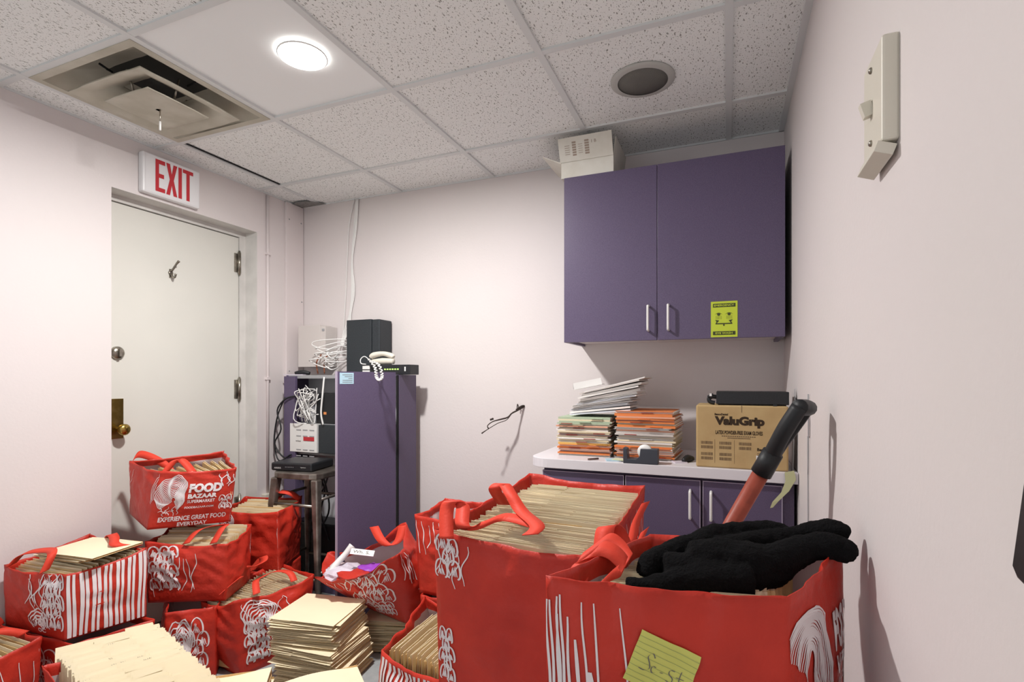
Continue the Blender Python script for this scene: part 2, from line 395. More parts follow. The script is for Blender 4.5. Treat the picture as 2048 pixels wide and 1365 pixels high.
# hanging cord and clip on the right wall
wc = MB().tube([(XR-.003, 1.873, 1.20), (XR-.003, 1.875, 1.0), (XR-.003, 1.868, .8), (XR-.003, 1.87, .45)], .0016, GREYP, 6)
wc.tube([(XR-.004, 1.85, 1.20), (XR-.005, 1.845, 1.08), (XR-.004, 1.862, .95)], .0014, GREYP, 6)
wc.box((XR-.008, 1.845, 1.07), (XR-.001, 1.875, 1.13), TRIMW)
tag(wc.build('hanging_cord'), 'thin grey cord hanging down the right wall behind the black grip', 'cord')
# dark device at the right edge
dk = MB()
M = Matrix(((0, 0, -1, XR), (-1, 0, 0, .52), (0, 1, 0, 1.093), (0, 0, 0, 1)))@Euler((0, 0, math.radians(0))).to_matrix().to_4x4()
poly = [(.004, .01), (.012, .003), (.03, 0), (.20, .0), (.21, .01), (.21, .22), (.20, .23), (.066, .23), (.058, .22)]
dk.prism(poly, .036, BLACKP, M); 
dk = dk.build('wall_device', bevel=.003)
tag(dk, 'black device on the right wall, cut by the right edge of the photo', 'wall device')

# ------------------------------------------------------------------ upper cabinet
uc = thing('wall_cabinet', 'purple two-door wall cabinet with white handles, hung above the worktop', 'cabinet', (-.25, 2.66, 1.417))
cx0, cx1, cz0, cz1, cy0 = -.70, .212, 1.417, 2.178, 2.34
a = MB(); a.box((cx0, cy0+.02, cz0+.0), (cx0+.018, YB, cz1), PURP).box((cx1-.018, cy0+.02, cz0), (cx1, YB, cz1), PURP)
a.box((cx0+.018, cy0+.02, cz1-.018), (cx1-.018, YB, cz1), PURP).box((cx0+.018, cy0+.02, cz0+.012), (cx1-.018, YB, cz0+.03), TRIMW).box((cx0+.018, YB-.01, cz0+.03), (cx1-.018, YB, cz1-.018), PURP)
a.build('carcass', uc, bevel=.001)
def pull(x, z0, z1, y, par):
    MB().tube([(x, y+.001, z0), (x, y-.022, z0+.002), (x, y-.028, z0+.012), (x, y-.028, z1-.012), (x, y-.022, z1-.002), (x, y+.001, z1)], .0052, WHITE, 8).build('handle', par)
xm = -.282
for x0, x1, hx in ((cx0, xm-.001, -.318), (xm+.001, cx1, -.234)):
    dd = MB().box((x0, cy0, cz0), (x1, cy0+.018, cz1), PURP).build('cabinet_door', uc, bevel=.0012)
    pull(hx, 1.458, 1.566, cy0, dd)
# eye wash sign
sg = MB(); M = frame_m((-.064, cy0-.0012, 1.4215), (1, 0, 0), (0, 0, 1)); W_, H_ = .102, .148
sg.box((-.064, cy0-.0014, 1.4215), (-.064+W_, cy0, 1.4215+H_), LIME)
rect(sg, M, .008, .124, .094, .139, LIMED, .001); rect(sg, M, .008, .009, .094, .024, LIMED, .001)
put_text(sg, 'EMERGENCY', M, .012, .1275, .089, .1355, LIME, .02, .0016); put_text(sg, 'EYE WASH', M, .018, .0125, .083, .0205, LIME, .02, .0016)
for ex_ in (.030, .070):
    ep = [(ex_+(-.016+.032*k/10), .094+.007*math.sin(PI*k/10)) for k in range(11)]+[(ex_+(.016-.032*k/10), .094+.0045*math.sin(PI*k/10)) for k in range(11)]
    sg.add([M@Vector((x, y, .001)) for x, y in ep], [tuple(range(22))], LIMED)
    ep = [(ex_+.006*math.cos(2*PI*k/12), .0945+.006*math.sin(2*PI*k/12)) for k in range(12)]
    sg.add([M@Vector((x, y, .0011)) for x, y in ep], [tuple(range(12))], LIMED)
    for q in range(5):
        x = ex_-.010+.005*q; rect(sg, M, x, .074, x+.0008, .088, LIMED, .001)
    s_ = -1 if ex_ < .05 else 1
    sg.add([M@Vector((ex_+s_*px_, py_, .001)) for px_, py_ in ((.014, .072), (-.002, .069), (.004, .062), (.008, .056), (.012, .056), (.008, .064))], [(0,1,2,3,4,5)], LIMED)
rect(sg, M, .018, .0535, .082, .058, LIMED, .0012); rect(sg, M, .0475, .046, .0525, .054, LIMED, .0012)
tag(sg.build('eye_wash_sign', fix=False), 'lime green emergency eye wash sign on the right cabinet door', 'sign')
# white carton on top
wb = thing('white_carton', 'open white cardboard carton on top of the purple wall cabinet', 'cardboard box', (-.59, 2.48, cz1))
x0, x1, y0, y1, z0, z1 = -.715, -.472, 2.345, 2.62, cz1, cz1+.055+.02
a = MB()
for lo, hi in (((x0, y0, z0), (x1, y0+.005, z1)), ((x0, y1-.005, z0), (x1, y1, z1)), ((x0, y0+.005, z0), (x0+.005, y1-.005, z1)), ((x1-.005, y0+.005, z0), (x1, y1-.005, z1)), ((x0+.005, y0+.005, z0), (x1-.005, y1-.005, z0+.005))):
    a.box(lo, hi, WCARD)
a.build('carton_body', wb)
fl = MB(); fl.box((x0-.004, y0-.004, z1), (x1, y0, z1+.102), WCARD, rot=(.42, 0, 0), piv=(x0, y0, z1))
Mf = Matrix.Translation((x0, y0, z1))@Euler((.42, 0, 0)).to_matrix().to_4x4()@frame_m((0, -.0042, 0), (1, 0, 0), (0, 0, 1))
for xb, wb_ in ((.060, .018), (.118, .020)):
    for q in range(6): rect(fl, Mf, xb, .022+q*.0105, xb+wb_, .0295+q*.0105, WCARDP, .0005)
for q in range(5): rect(fl, Mf, .025, .03+q*.009, .048, .0325+q*.009, WCARDP, .0005); rect(fl, Mf, .088, .03+q*.009, .108, .032+q*.009, WCARDP, .0005)
put_text(fl, '1 B', Mf, .150, .065, .172, .078, WCARDP, .01, .0006)
fl.build('front_flap', wb, fix=False)
MB().box((x0-.10, y0, z1-.004), (x0, y1-.02, z1), WCARD, rot=(0, .45, 0), piv=(x0, y0, z1)).build('side_flap', wb)
MB().box((x1-.004, y0+.01, z1), (x1, y1-.02, z1+.085), WCARD, rot=(0, .12, 0), piv=(x1, y0, z1)).build('side_flap', wb)

# ------------------------------------------------------------------ base cabinet and worktop
CT = .91; cf = 2.12
bc = thing('base_cabinet', 'purple base cabinet with three doors under the worktop', 'cabinet', (-.27, 2.4, 0))
a = MB(); a.box((-.735, cf+.04, .09), (.225, YB-.005, CT-.042), PURP).box((-.72, cf+.08, 0), (.22, YB-.005, .09), PURP)
a.build('carcass', bc)
for x0, x1, hx in ((-.735, -.388, None), (-.382, -.096, -.133), (-.088, .185, -.058)):
    dd = MB().box((x0, cf+.018, .10), (x1, cf+.036, CT-.052), PURP)
    t_ = .0028
    for lo, hi in (((x0, cf+.0165, .10), (x0+t_, cf+.018, CT-.052)), ((x1-t_, cf+.0165, .10), (x1, cf+.018, CT-.052)), ((x0+t_, cf+.0165, CT-.052-t_), (x1-t_, cf+.018, CT-.052))): dd.box(lo, hi, PEDGE)
    dd = dd.build('cabinet_door', bc)
    if hx: pull(hx, .712, .818, cf+.018, dd)
# worktop with a rounded front left corner
r_ = .09; pl = []
x0, x1, y0, y1 = -.80, XR-.002, cf, YB-.002
for k in range(9): aa = PI+PI/2*k/8; pl.append((x0+r_+r_*math.cos(aa), y0+r_+r_*math.sin(aa)))
pl += [(x1, y0), (x1, y1), (x0, y1)]
wt = MB().prism(pl, .040, COUNTER, Matrix.Translation((0, 0, CT-.040)))
wto = tag(wt.build('worktop', bevel=.002), 'pale grey worktop with a rounded left corner over the base cabinet', 'worktop')
MB().box((x0+.06, YB-.018, CT), (x1, YB-.002, CT+.10), TRIMW).build('backsplash', wto)

# ------------------------------------------------------------------ glove carton
gc = thing('glove_carton', 'brown cardboard glove carton with black print on the worktop', 'cardboard box', (.045, 2.25, CT))
gx0, gx1, gy0, gy1, gz1 = -.112, .205, 2.142, 2.34, CT+.238
MB().box((gx0, gy0, CT), (gx1, gy1, gz1), CARD).build('carton_body', gc, bevel=.006)
M = frame_m((gx0, gy0, CT), (1, 0, 0), (0, 0, 1)); a = MB(); k = .317/.195
def U(u): return (u-1388)/190*.317
def V(v): return (940-v)/128*.238
put_text(a, 'ValuGrip', M, U(1428), V(857), U(1531), V(834), CARDP, .06)
put_text(a, 'BencoDental', M, U(1428), V(832.5), U(1456), V(828), CARDP, .04)
put_text(a, 'LATEX POWDER-FREE EXAM GLOVES', M, U(1430), V(871), U(1527), V(863), CARDP, .03)
for q, (ua, ub) in enumerate(((1443, 1514), (1455, 1503))): 
    n_ = 16; 
    for i_ in range(n_):
        p_ = ua+(ub-ua)*i_/n_; rect(a, M, U(p_), V(875.5+q*3.6), U(p_+(ub-ua)/n_*.75), V(873.6+q*3.6), CARDF)
for (ub, vb) in ((1399, 884), (1438, 884), (1479, 884), (1399, 907), (1438, 907)):
    for row in range(2):
        u_ = ub
        while u_ < ub+25:
            w_ = random.choice((.7, 1.1, 1.6)); rect(a, M, U(u_), V(vb+8+row*9), U(u_+w_), V(vb+2+row*9), CARDF); u_ += w_+random.choice((.6, .9))
for x in (1428, 1469): rect(a, M, U(x), V(930), U(x+.6), V(882), CARDF)
put_text(a, 'Benco', M, U(1516), V(902), U(1537), V(896), CARDP, .04)
for q in range(3): rect(a, M, U(1516), V(908+q*3.5), U(1535), V(906.6+q*3.5), CARDF)
rect(a, M, U(1514), V(925), U(1528), V(911), PAPER)
rect(a, M, U(1484), V(826), U(1485.2), V(812), CARDF)
a.build('carton_print', gc, fix=False)
bk = thing('battery_tray', 'black plastic appliance lying on top of the glove carton', 'appliance', (.05, 2.24, gz1))
MB().box((-.04, 2.155, gz1+.004), (.208, 2.31, gz1+.052), BLACKP).box((-.03, 2.16, gz1+.0), (.20, 2.30, gz1+.004), BLACKP).build('tray_body', bk, bevel=.006)
MB().tube([(-.035, 2.17, gz1+.03), (-.055, 2.165, gz1+.032), (-.066, 2.165, gz1+.024), (-.062, 2.165, gz1+.012), (-.045, 2.165, gz1+.008)], .008, BLACKP).tube([(-.07, 2.16, gz1+.03), (-.05, 2.16, gz1+.04)], .006, BLACKP, 8, 1).build('cable_end', bk)
MB().box((.155, 2.146, gz1-.008), (.168, 2.156, gz1+.006), BLACKP).build('latch', bk)
MB().box((-.064, 2.150, gz1+.034), (-.056, 2.156, gz1+.044), WHITE).build('connector', bk)
sh = MB().add([(.2195, 2.16, CT), (.222, 2.20, CT), (.230, 2.20, gz1+.062), (.224, 2.14, gz1+.01)], [(0, 1, 2, 3)], GREYP)
so = sh.build('grey_sheet'); s_ = so.modifiers.new('s', 'SOLIDIFY'); s_.thickness = .002
tag(so, 'grey sheet wedged between the glove carton and the right wall', 'sheet')
tp = MB()
P = [Vector((.190, cf-.003, CT+.002)), Vector((.192, cf-.006, CT-.03)), Vector((.178, cf-.010, CT-.07)), Vector((.150, cf-.014, CT-.105)), Vector((.142, cf-.014, CT-.128))]
WW = [.040, .045, .034, .028, .012]
vs = []
for p, w_ in zip(P, WW): vs += [p, p+Vector((w_*.75, 0, w_*.2))]
tp.add(vs, [(2*i, 2*i+1, 2*i+3, 2*i+2) for i in range(4)], TAPE)
o = tp.build('tape_strip'); s_ = o.modifiers.new('s', 'SOLIDIFY'); s_.thickness = .0008
tag(o, 'torn greenish tape strip hanging from the worktop edge by the right wall', 'tape')

# ------------------------------------------------------------------ papers on the worktop
def chart(seed, colr, w_=.235, d_=.30, th=.008, tab=None):
    """one patient chart: folded cover with loose papers between"""
    r = random.Random(seed); a = MB()
    a.box((-w_/2, -d_/2, 0), (w_/2, d_/2, .0012), colr)
    a.box((-w_/2+.004, -d_/2+.004+r.uniform(0, .006), .0012), (w_/2+r.uniform(-.012, .004), d_/2-.006, th-.0012), FOL['white'])
    a.box((-w_/2+r.uniform(0, .003), -d_/2, th-.0012), (w_/2-r.uniform(0, .008), d_/2, th), colr)
    a.box((-w_/2, -d_/2-.0006, 0), (w_/2, -d_/2, th), colr) if r.random() < .5 else None
    if tab: a.box((tab, -d_/2-.008, th*.3), (tab+.05, -d_/2, th*.3+.0018), FOL['darkred'] if r.random() < .6 else colr)
    return a
def chart_stack(name, cx, cy, z, cols, label, group, w_=.235, d_=.26, rot=0, tilt=0, jit=.006, th0=.007, lean=(0, 0)):
    zz = z
    for i, c in enumerate(cols):
        th = th0*random.uniform(.75, 1.3)
        o = chart(i, FOL[c] if isinstance(c, str) else c, w_, d_, th, tab=random.uniform(-.10, .06) if random.random() < .55 else None).build(name)
        f_ = (zz-z)
        o.location = (cx+random.uniform(-jit, jit)+lean[0]*f_, cy+random.uniform(-jit, jit)+lean[1]*f_, zz)
        o.rotation_euler = (0, -tilt, rot+random.uniform(-.03, .03)); zz += th+.0004
        tag(o, label, 'paperwork', group)
    return zz
c1 = ['grey', 'orange', 'orange', 'salmon', 'orange', 'orange', 'yellow', 'cream', 'cream', 'white', 'cream', 'darkred', 'cream', 'cream', 'white', 'cream', 'salmon', 'cream', 'green', 'green', 'cream', 'green']
zt = chart_stack('patient_chart', -.585, 2.37, CT, c1, 'cream, orange and green chart folder in the left stack on the worktop', 'charts in the left stack', .232, .26, rot=.02)
c2 = ['grey', 'orange', 'orange', 'salmon', 'white', 'orange', 'orange', 'cream', 'white', 'cream', 'white', 'cream', 'grey', 'white', 'salmon', 'grey', 'orange', 'yellow', 'orange', 'salmon', 'orange', 'salmon', 'orange', 'orange']
zt2 = chart_stack('patient_chart', -.318, 2.37, CT, c2, 'orange and white chart folder in the stack behind the tape dispenser', 'charts in the right stack', .24, .26, rot=-.05, jit=.009, tilt=.0, th0=.0082)
c3 = [PAPERB, PAPER, PAPERB, 'grey', 'white', PAPERB, PAPER, 'grey', 'white', PAPER, 'grey', 'white']
z_ = zt+.001
for i, c in enumerate(c3):
    th = random.uniform(.005, .009); o = chart(50+i, FOL[c] if isinstance(c, str) else c, .27, .21, th).build('paper_bundle')
    t_ = .10+.013*i
    o.location = (-.525+.006*i+random.uniform(-.012, .012), 2.37, z_+.018+.004*i*.5); o.rotation_euler = (0, -t_, random.uniform(-.06, .06)); z_ += th+.0018
    tag(o, 'white envelope bundle slanting across the two chart stacks', 'paperwork', 'white papers on the chart stacks')
cl = MB().box((-.07, -.05, 0), (.06, .05, .002), WHITE).box((-.07, -.05, .002), (-.068, .05, .03), WHITE).box((-.07, -.05, .03), (.06, -.048, .002), WHITE)
o = cl.build('clear_tray'); o.location = (-.58, 2.36, z_+.025); o.rotation_euler = (0, -.2, .1)
tag(o, 'clear plastic tray on top of the white envelope bundle', 'tray')
# tape dispenser
M = frame_m((-.388, 2.170, CT), (1, 0, 0), (0, 0, 1))
td = thing('tape_dispenser', 'dark slate tape dispenser in front of the right chart stack', 'tape dispenser', (-.32, 2.16, CT))
MB().prism([(0, 0), (.135, 0), (.135, .06), (.068, .06), (.065, .030), (.05, .018), (.018, .018), (.014, .058), (0, .062)], .05, SLATE, M).build('dispenser_body', td, bevel=.002)
MB().lathe([(.012, -.02), (.028, -.02), (.028, .0), (.012, .0)], WHITE, (-.388+.082, 2.155, CT+.048), 'y').build('tape_roll', td)
a = MB(); put_text(a, 'SPARCO', frame_m((-.388, 2.120, CT), (1, 0, 0), (0, 0, 1)), .11, .006, .128, .0095, WHITE, 0); 
# sticky notes, pen, mask of plastic
MB_ = MB().box((-.47, 2.15, CT), (-.41, 2.21, CT+.004), BLUETAG, rot=(0, 0, .3)).box((-.44, 2.155, CT+.004), (-.385, 2.205, CT+.006), mat('pale_green_note', (.60, .62, .42), .6), rot=(0, 0, -.2))
tag(MB_.build('sticky_notes'), 'pale blue and green sticky notes lying left of the tape dispenser', 'notes')
tag(MB().tube([(-.535, 2.135, CT+.005), (-.50, 2.17, CT+.005)], .004, mat('brown_pen', (.12, .07, .06), .4), 8, 1).build('pen'), 'short dark brown pen on the worktop before the left chart stack', 'pen')
a = MB().tube([(-.165, 2.22, CT+.008), (-.15, 2.25, CT+.014), (-.13, 2.27, CT+.011)], [.008, .016, .009], BLACKP, 8).box((-.205, 2.20, CT), (-.155, 2.25, CT+.004), LILAC, rot=(0, 0, .4))
tag(a.build('plastic_scrap'), 'crumpled clear and black plastic scrap left of the glove carton', 'scrap')

# ------------------------------------------------------------------ wire stub in the back wall
tw = MB(); q0 = Vector((-1.02, YB, 1.10)); BR = mat('twisted_wire', (.05, .035, .03), .7)
_t = tw.tube
tw.tube = lambda P, r, m, n, *k: _t(P, [q*1.35 for q in r] if isinstance(r, list) else r*1.35, m, n, *k)
def off(dx, dy, dz): return q0+Vector((dx, -dy, dz))
tw.tube([off(0, 0, .0), off(-.025, .04, -.02), off(-.045, .07, -.035), off(-.06, .09, -.055), off(-.09, .125, -.065), off(-.12, .15, -.075), off(-.14, .17, -.095), off(-.135, .17, -.11)], [.004, .0035, .003, .003, .003, .002, .002, .003], BR, 6)
tw.tube([off(-.045, .07, -.035), off(-.062, .10, -.068), off(-.10, .13, -.085), off(-.14, .17, -.115), off(-.165, .19, -.135)], [.002, .0015, .0015, .0015, .003], BR, 6)
tw.tube([off(-.02, .03, -.015), off(-.022, .035, .006), off(-.028, .03, .012), off(-.03, .03, -.008)], .002, BR, 6)
tw.tube([off(0, 0, .004), off(-.01, .02, .002), off(-.03, .045, -.016)], .003, BR, 6)
tw.tube([off(-.12, .14, -.06), off(-.135, .15, -.066)], .004, BR, 6, 1)
tag(tw.build('bare_wires'), 'twist of dark bare wires poking out of the back wall', 'wires')

# ------------------------------------------------------------------ bags
def bag(name, label, b, t, bulge=.02, wr=.008, sag=.012, seed=0, art=(), hem=True, group=None, n=30, rows=22, cat='bag'):
    """b: four bottom corners, t: four top corners, anticlockwise from above, the first at the front left"""
    b = [Vector(p) for p in b]; t = [Vector(p) for p in t]
    cen = sum(b+t, Vector())/8
    root = thing(name, label, cat, (cen.x, cen.y, min(p.z for p in b)), group)
    zmin = min(p.z for p in b)+.002
    def S(i, s, v, o=0.0):
        p0, p1, q0_, q1 = b[i], b[(i+1)%4], t[i], t[(i+1)%4]
        p = (p0.lerp(p1, s)).lerp(q0_.lerp(q1, s), v)
        d = (p1-p0).lerp(q1-q0_, v); nn = Vector((d.y, -d.x, 0)).normalized()
        env = math.sin(PI*s); env2 = math.sin(PI*min(v*1.02, 1)*.92)
        p += nn*bulge*env**.7*env2
        q = Vector((p.x*1.0+seed*3.1, p.y+seed, p.z*1.0))
        a1 = noise.noise(q*8)*wr*1.4-abs(noise.noise(Vector((q.x*13+q.z*11, q.y*13+q.z*7, q.z*15))))*wr*1.7+noise.noise(q*34)*wr*.3
        fall = min(1, 3.2*v)
        p += (nn*(.25+.75*env)+Vector((0, 0, .12)))*a1*fall
        if v > .8:
            k = (v-.8)/.2
            p.z -= sag*k*(env+.35*noise.noise(Vector((q.x*14, q.y*14, seed*2.2))))
            p += nn*k*.010*noise.noise(Vector((q.x*20, q.y*20, 5+seed)))
        if v > .03: p += nn*(-.0015 if abs(v-.90) < .012 else 0)
        p += nn*o
        p.z = max(p.z, zmin-.002)
        return p
    vs = []; fs = []
    for r in range(rows+1):
        for i in range(4):
            for k in range(n): vs.append(S(i, k/n, r/rows))
    L = 4*n
    for r in range(rows):
        for k in range(L): fs.append((r*L+k, r*L+(k+1)%L, (r+1)*L+(k+1)%L, (r+1)*L+k))
    # inner skin: a red hem band at the mouth, pale lining below
    hemv = .038/max((t[0]-b[0]).length, .1)
    inr = [1, 1-hemv*.3, 1-hemv*.65, 1-hemv, 1-hemv-.002]+[(1-hemv-.002)*(1-q/19)+.02*q/19 for q in range(1, 20)]
    base = len(vs)
    for v in inr:
        for i in range(4):
            for k in range(n): vs.append(S(i, k/n, v, -.0022 if v > .999 else -.0045))
    for k in range(L): fs.append((rows*L+k, rows*L+(k+1)%L, base+(k+1)%L, base+k))
    for r in range(4):
        for k in range(L): fs.append((base+r*L+k, base+r*L+(k+1)%L, base+(r+1)*L+(k+1)%L, base+(r+1)*L+k))
    vs.append(sum(b, Vector())/4); ci = len(vs)-1
    for k in range(L): fs.append(((k+1)%L, k, ci))
    nb = len(fs); f2 = []
    for r in range(4, len(inr)-1):
        for k in range(L): f2.append((base+r*L+k, base+r*L+(k+1)%L, base+(r+1)*L+(k+1)%L, base+(r+1)*L+k))
    vs.append(sum(b, Vector())/4+Vector((0, 0, .004))); ci = len(vs)-1; last = base+(len(inr)-1)*L
    for k in range(L): f2.append((last+k, last+(k+1)%L, ci))
    m = MB(); m.add(vs, fs, RED, True); kk = m.mi(LINER)
    for f_ in f2: m.f.append(list(f_)); m.m.append(kk); m.sm.append(True)
    o = m.build('bag_body', root)
    pr = MB(); tx_ = MB()
    for i, items in art:
        wd = (b[(i+1)%4]-b[i]).length*.5+(t[(i+1)%4]-t[i]).length*.5; ht = (t[i]-b[i]).length
        for it in items:
            if it[0] == 'line':
                pts = it[1]; vv = []
                for q, (s_, v_, w_) in enumerate(pts):
                    a_ = pts[max(q-1, 0)]; c_ = pts[min(q+1, len(pts)-1)]
                    dx, dy = (c_[0]-a_[0])*wd, (c_[1]-a_[1])*ht; L_ = math.hypot(dx, dy) or 1
                    ox, oy = -dy/L_*w_/2, dx/L_*w_/2
                    for sg_ in (-1, 1):
                        ss = min(max(s_+sg_*ox/wd, .0), 1); v2 = min(max(v_+sg_*oy/ht, .0), .995)
                        vv.append(S(i, ss, v2, .0022))
                pr.add(vv, [(2*q, 2*q+1, 2*q+3, 2*q+2) for q in range(len(pts)-1)], PRINT, True)
            elif it[0] == 'text':
                _, txt, s0, v0, s1, v1, bold = it
                g_, f_ = text_geo(txt, bold)
                tx_.add([S(i, s0+(s1-s0)*x, v0+(v1-v0)*y, .0026) for x, y in g_], f_, PRINT)
    if pr.v: pr.build('white_print', root, fix=False)
    if tx_.v: tx_.build('lettering', root, fix=False)
    root_S[root.name] = S
    return root
root_S = {}
def ln(f, n=14, w=.003, taper=True):
    out = []
    for k in range(n+1):
        x, y = f(k/n); ww = w*(.35+.65*math.sin(PI*(.12+.76*k/n))) if taper else w
        out.append((x, y, ww))
    return ('line', out)
def a_stripes(n=8, s0=.02, s1=.98, v0=.03, v1=.97, seed=0, wmain=.0125):
    r = random.Random(seed); out = []
    for k in range(n):
        c = s0+(s1-s0)*(k+.5)/n; ph = r.uniform(0, 6)
        for o_, w_ in ((-.030*7/n, wmain), (.030*7/n, wmain*.84)):
            out.append(('line', [(c+o_+.008*math.sin(v*5+ph), v0+(v1-v0)*v, w_*(1+.14*math.sin(v*4+ph))) for v in [q/16 for q in range(17)]]))
    return out
def a_leaf(cx, cy, rx, ry, n=9, seed=0, w=.0032, a0=-2.6, a1=2.6):
    """nested wobbling contour lines, like a cut cabbage or oyster"""
    out = []
    for k in range(n):
        q = 1-k/n*.93; ph = seed
        def f(tt, q=q):
            a = a0+(a1-a0)*tt+PI/2; wob = 1+.10*math.sin(3*a+ph+q*3)+.06*math.sin(7*a+q*9+ph)
            return cx+rx*q*wob*math.cos(a)+rx*.25*(1-q), cy+ry*q*wob*math.sin(a)-ry*.35*(1-q)
        out.append(ln(f, 26, w))
    return out
def a_scales(cx, cy, w_, h_, rows=4, cols=3, lw=.0028, seed=0):
    """overlapping pointed scales with hatching, like an artichoke"""
    out = []; r = random.Random(seed)
    for j_ in range(rows):
        for i_ in range(cols-(j_%2)):
            sw = w_/cols; sh = h_/rows*1.5
            x = cx-w_/2+sw*(i_+.5+.5*(j_%2)); y = cy-h_/2+h_/rows*j_; k_ = r.uniform(-.2, .2)*sw
            x += r.uniform(-.14, .14)*sw; y2 = y+r.uniform(-.12, .12)*sh; bl = r.uniform(.48, .62)*sw
            for sd_ in (-1, 1):
                out.append(ln(lambda q: (x+sd_*bl*math.sin(PI*(.2+.8*q))+k_*q*q, y2+sh*(q-.12*math.sin(q*PI*2))), 12, lw*(1.5 if sd_ > 0 else 1.1)))
            for m_ in range(5):
                xo = (m_-2)*sw*.17; e_ = r.uniform(.3, .6)
                out.append(ln(lambda q: (x+xo*(1-q*.75)+k_*q*.6+.03*sw*math.sin(q*4+m_), y2+sh*.12+sh*e_*q), 6, lw*.75))
    return out
def a_drips(s0, s1, v0, v1, n=6, w=.003, seed=0, amp=.02):
    r = random.Random(seed); out = []
    for k in range(n):
        s_ = s0+(s1-s0)*k/max(n-1, 1); ph = r.uniform(0, 6); e0 = v0+r.uniform(0, .12); e1 = v1-r.uniform(0, .12)
        out.append(ln(lambda q: (s_+amp*math.sin(q*4+ph)+amp*.5*math.sin(q*9+ph*2), e0+(e1-e0)*q), 14, w))
    return out
def a_arch(s0, s1, vb, vt, n=10, w=.0035):
    """nested arches running down one side, like wood grain"""
    out = []
    for k in range(n):
        q_ = k/n; c = s0+(s1-s0)*.35; hw_ = (s1-s0)*.5*(1-q_*.9); top = vt-(vt-vb)*.22*q_
        out.append(ln(lambda q: (c+hw_*math.cos(PI*(1-min(q*2.2, 1)))*(1)+(s1-s0)*.35*max(q*2.2-1, 0)**1.2*(1-q_*.5)+.010*math.sin(9*q+k), top-(vt-vb)*.14*(1-math.sin(PI*min(q*2.2, 1)))-(top-vb)*max(q*2.2-1, 0)/1.2*.95), 26, w))
    return out
def strap(root, P, wv, w_=.034, name='handle'):
    """flat cloth handle through points P; wv one width direction per point"""
    pts = [Vector(p) for p in P]; W_ = [Vector(q).normalized() for q in wv]
    Q, _ = spline(pts, [0]*len(pts), 7); WQ, _ = spline(W_, [0]*len(pts), 7)
    vs = []
    for p, ww in zip(Q, WQ):
        ww = ww.normalized(); vs += [p-ww*w_/2, p+ww*w_/2]
    m = MB().add(vs, [(2*i, 2*i+1, 2*i+3, 2*i+2) for i in range(len(Q)-1)], STRAP, True)
    o = m.build(name, root, fix=False); s = o.modifiers.new('s', 'SOLIDIFY'); s.thickness = .0022; s.offset = 0
    return o

# ---- folders: three variants of one manila folder, copied into every pile
def folder_mesh(seed, scrib=False):
    r = random.Random(seed); a = MB(); w_, h_, th = .30, .24, .0075
    n = 8
    def sheet(y, top, thick, m, x0=-w_/2, x1=w_/2, amp=.002):
        vs = []
        for k in range(n+1):
            x = x0+(x1-x0)*k/n; c = amp*math.sin(PI*k/n*1.3+seed)
            for yy, zz in ((y+c, 0), (y+c+thick, 0), (y+c+thick, top), (y+c, top)): vs.append((x, yy, zz))
        fs = []
        for k in range(n):
            for q in range(4): fs.append((4*k+q, 4*k+(q+1)%4, 4*(k+1)+(q+1)%4, 4*(k+1)+q))
        fs += [(0, 1, 2, 3), (4*n+3, 4*n+2, 4*n+1, 4*n)]
        a.add(vs, fs, m)
    sheet(0, h_-.006-r.uniform(0, .003), .0011, MANILA); sheet(th-.0012, h_, .0012, MANILA_TOP)
    sheet(.0018, h_-.014, th-.004, PAPER if seed%4 == 3 else MANILA, -w_/2+.004, w_/2-.01)
    a.box((-w_/2, 0, 0), (w_/2, th, .0012), MANILA)
    tx = (-.13, -.04, .05)[seed%3]; a.box((tx, th-.0012, h_-.002), (tx+.085, th, h_+(.006 if scrib else .0015)), MANILA_TOP)
    if scrib:
        x = tx-.02; z = h_-.006
        M = frame_m((0, th+.0024, 0), (-1, 0, 0), (0, 0, 1))
        for ww in range(r.choice((1, 2, 3))):
            xx = -tx-.085+r.uniform(-.01, .01)+ww*.042-.02; pts = [(xx+.0022*k, z-.001+.0020*math.sin(k*2.4+r.uniform(-.6, .6))) for k in range(r.randint(7, 15))]
            for (xa, za), (xb, zb) in zip(pts, pts[1:]):
                a.add([M@Vector((xa, za, 0)), M@Vector((xb, zb, 0)), M@Vector((xb, zb+.0008, 0)), M@Vector((xa, za+.0008, 0))], [(0, 1, 2, 3)], INK)
    me = a.mesh('manila_folder'); return me
FM = [folder_mesh(k) for k in range(4)]; FMS = [folder_mesh(10+k, True) for k in range(4)]
def folder(loc, rot, label, group, scale=(1, 1, 1), scrib=False):
    o = bpy.data.objects.new('manila_folder', random.choice(FMS if scrib else FM)); C.objects.link(o)
    o.location = loc; o.rotation_euler = rot; o.scale = scale
    tag(o, label, 'folder', group); return o
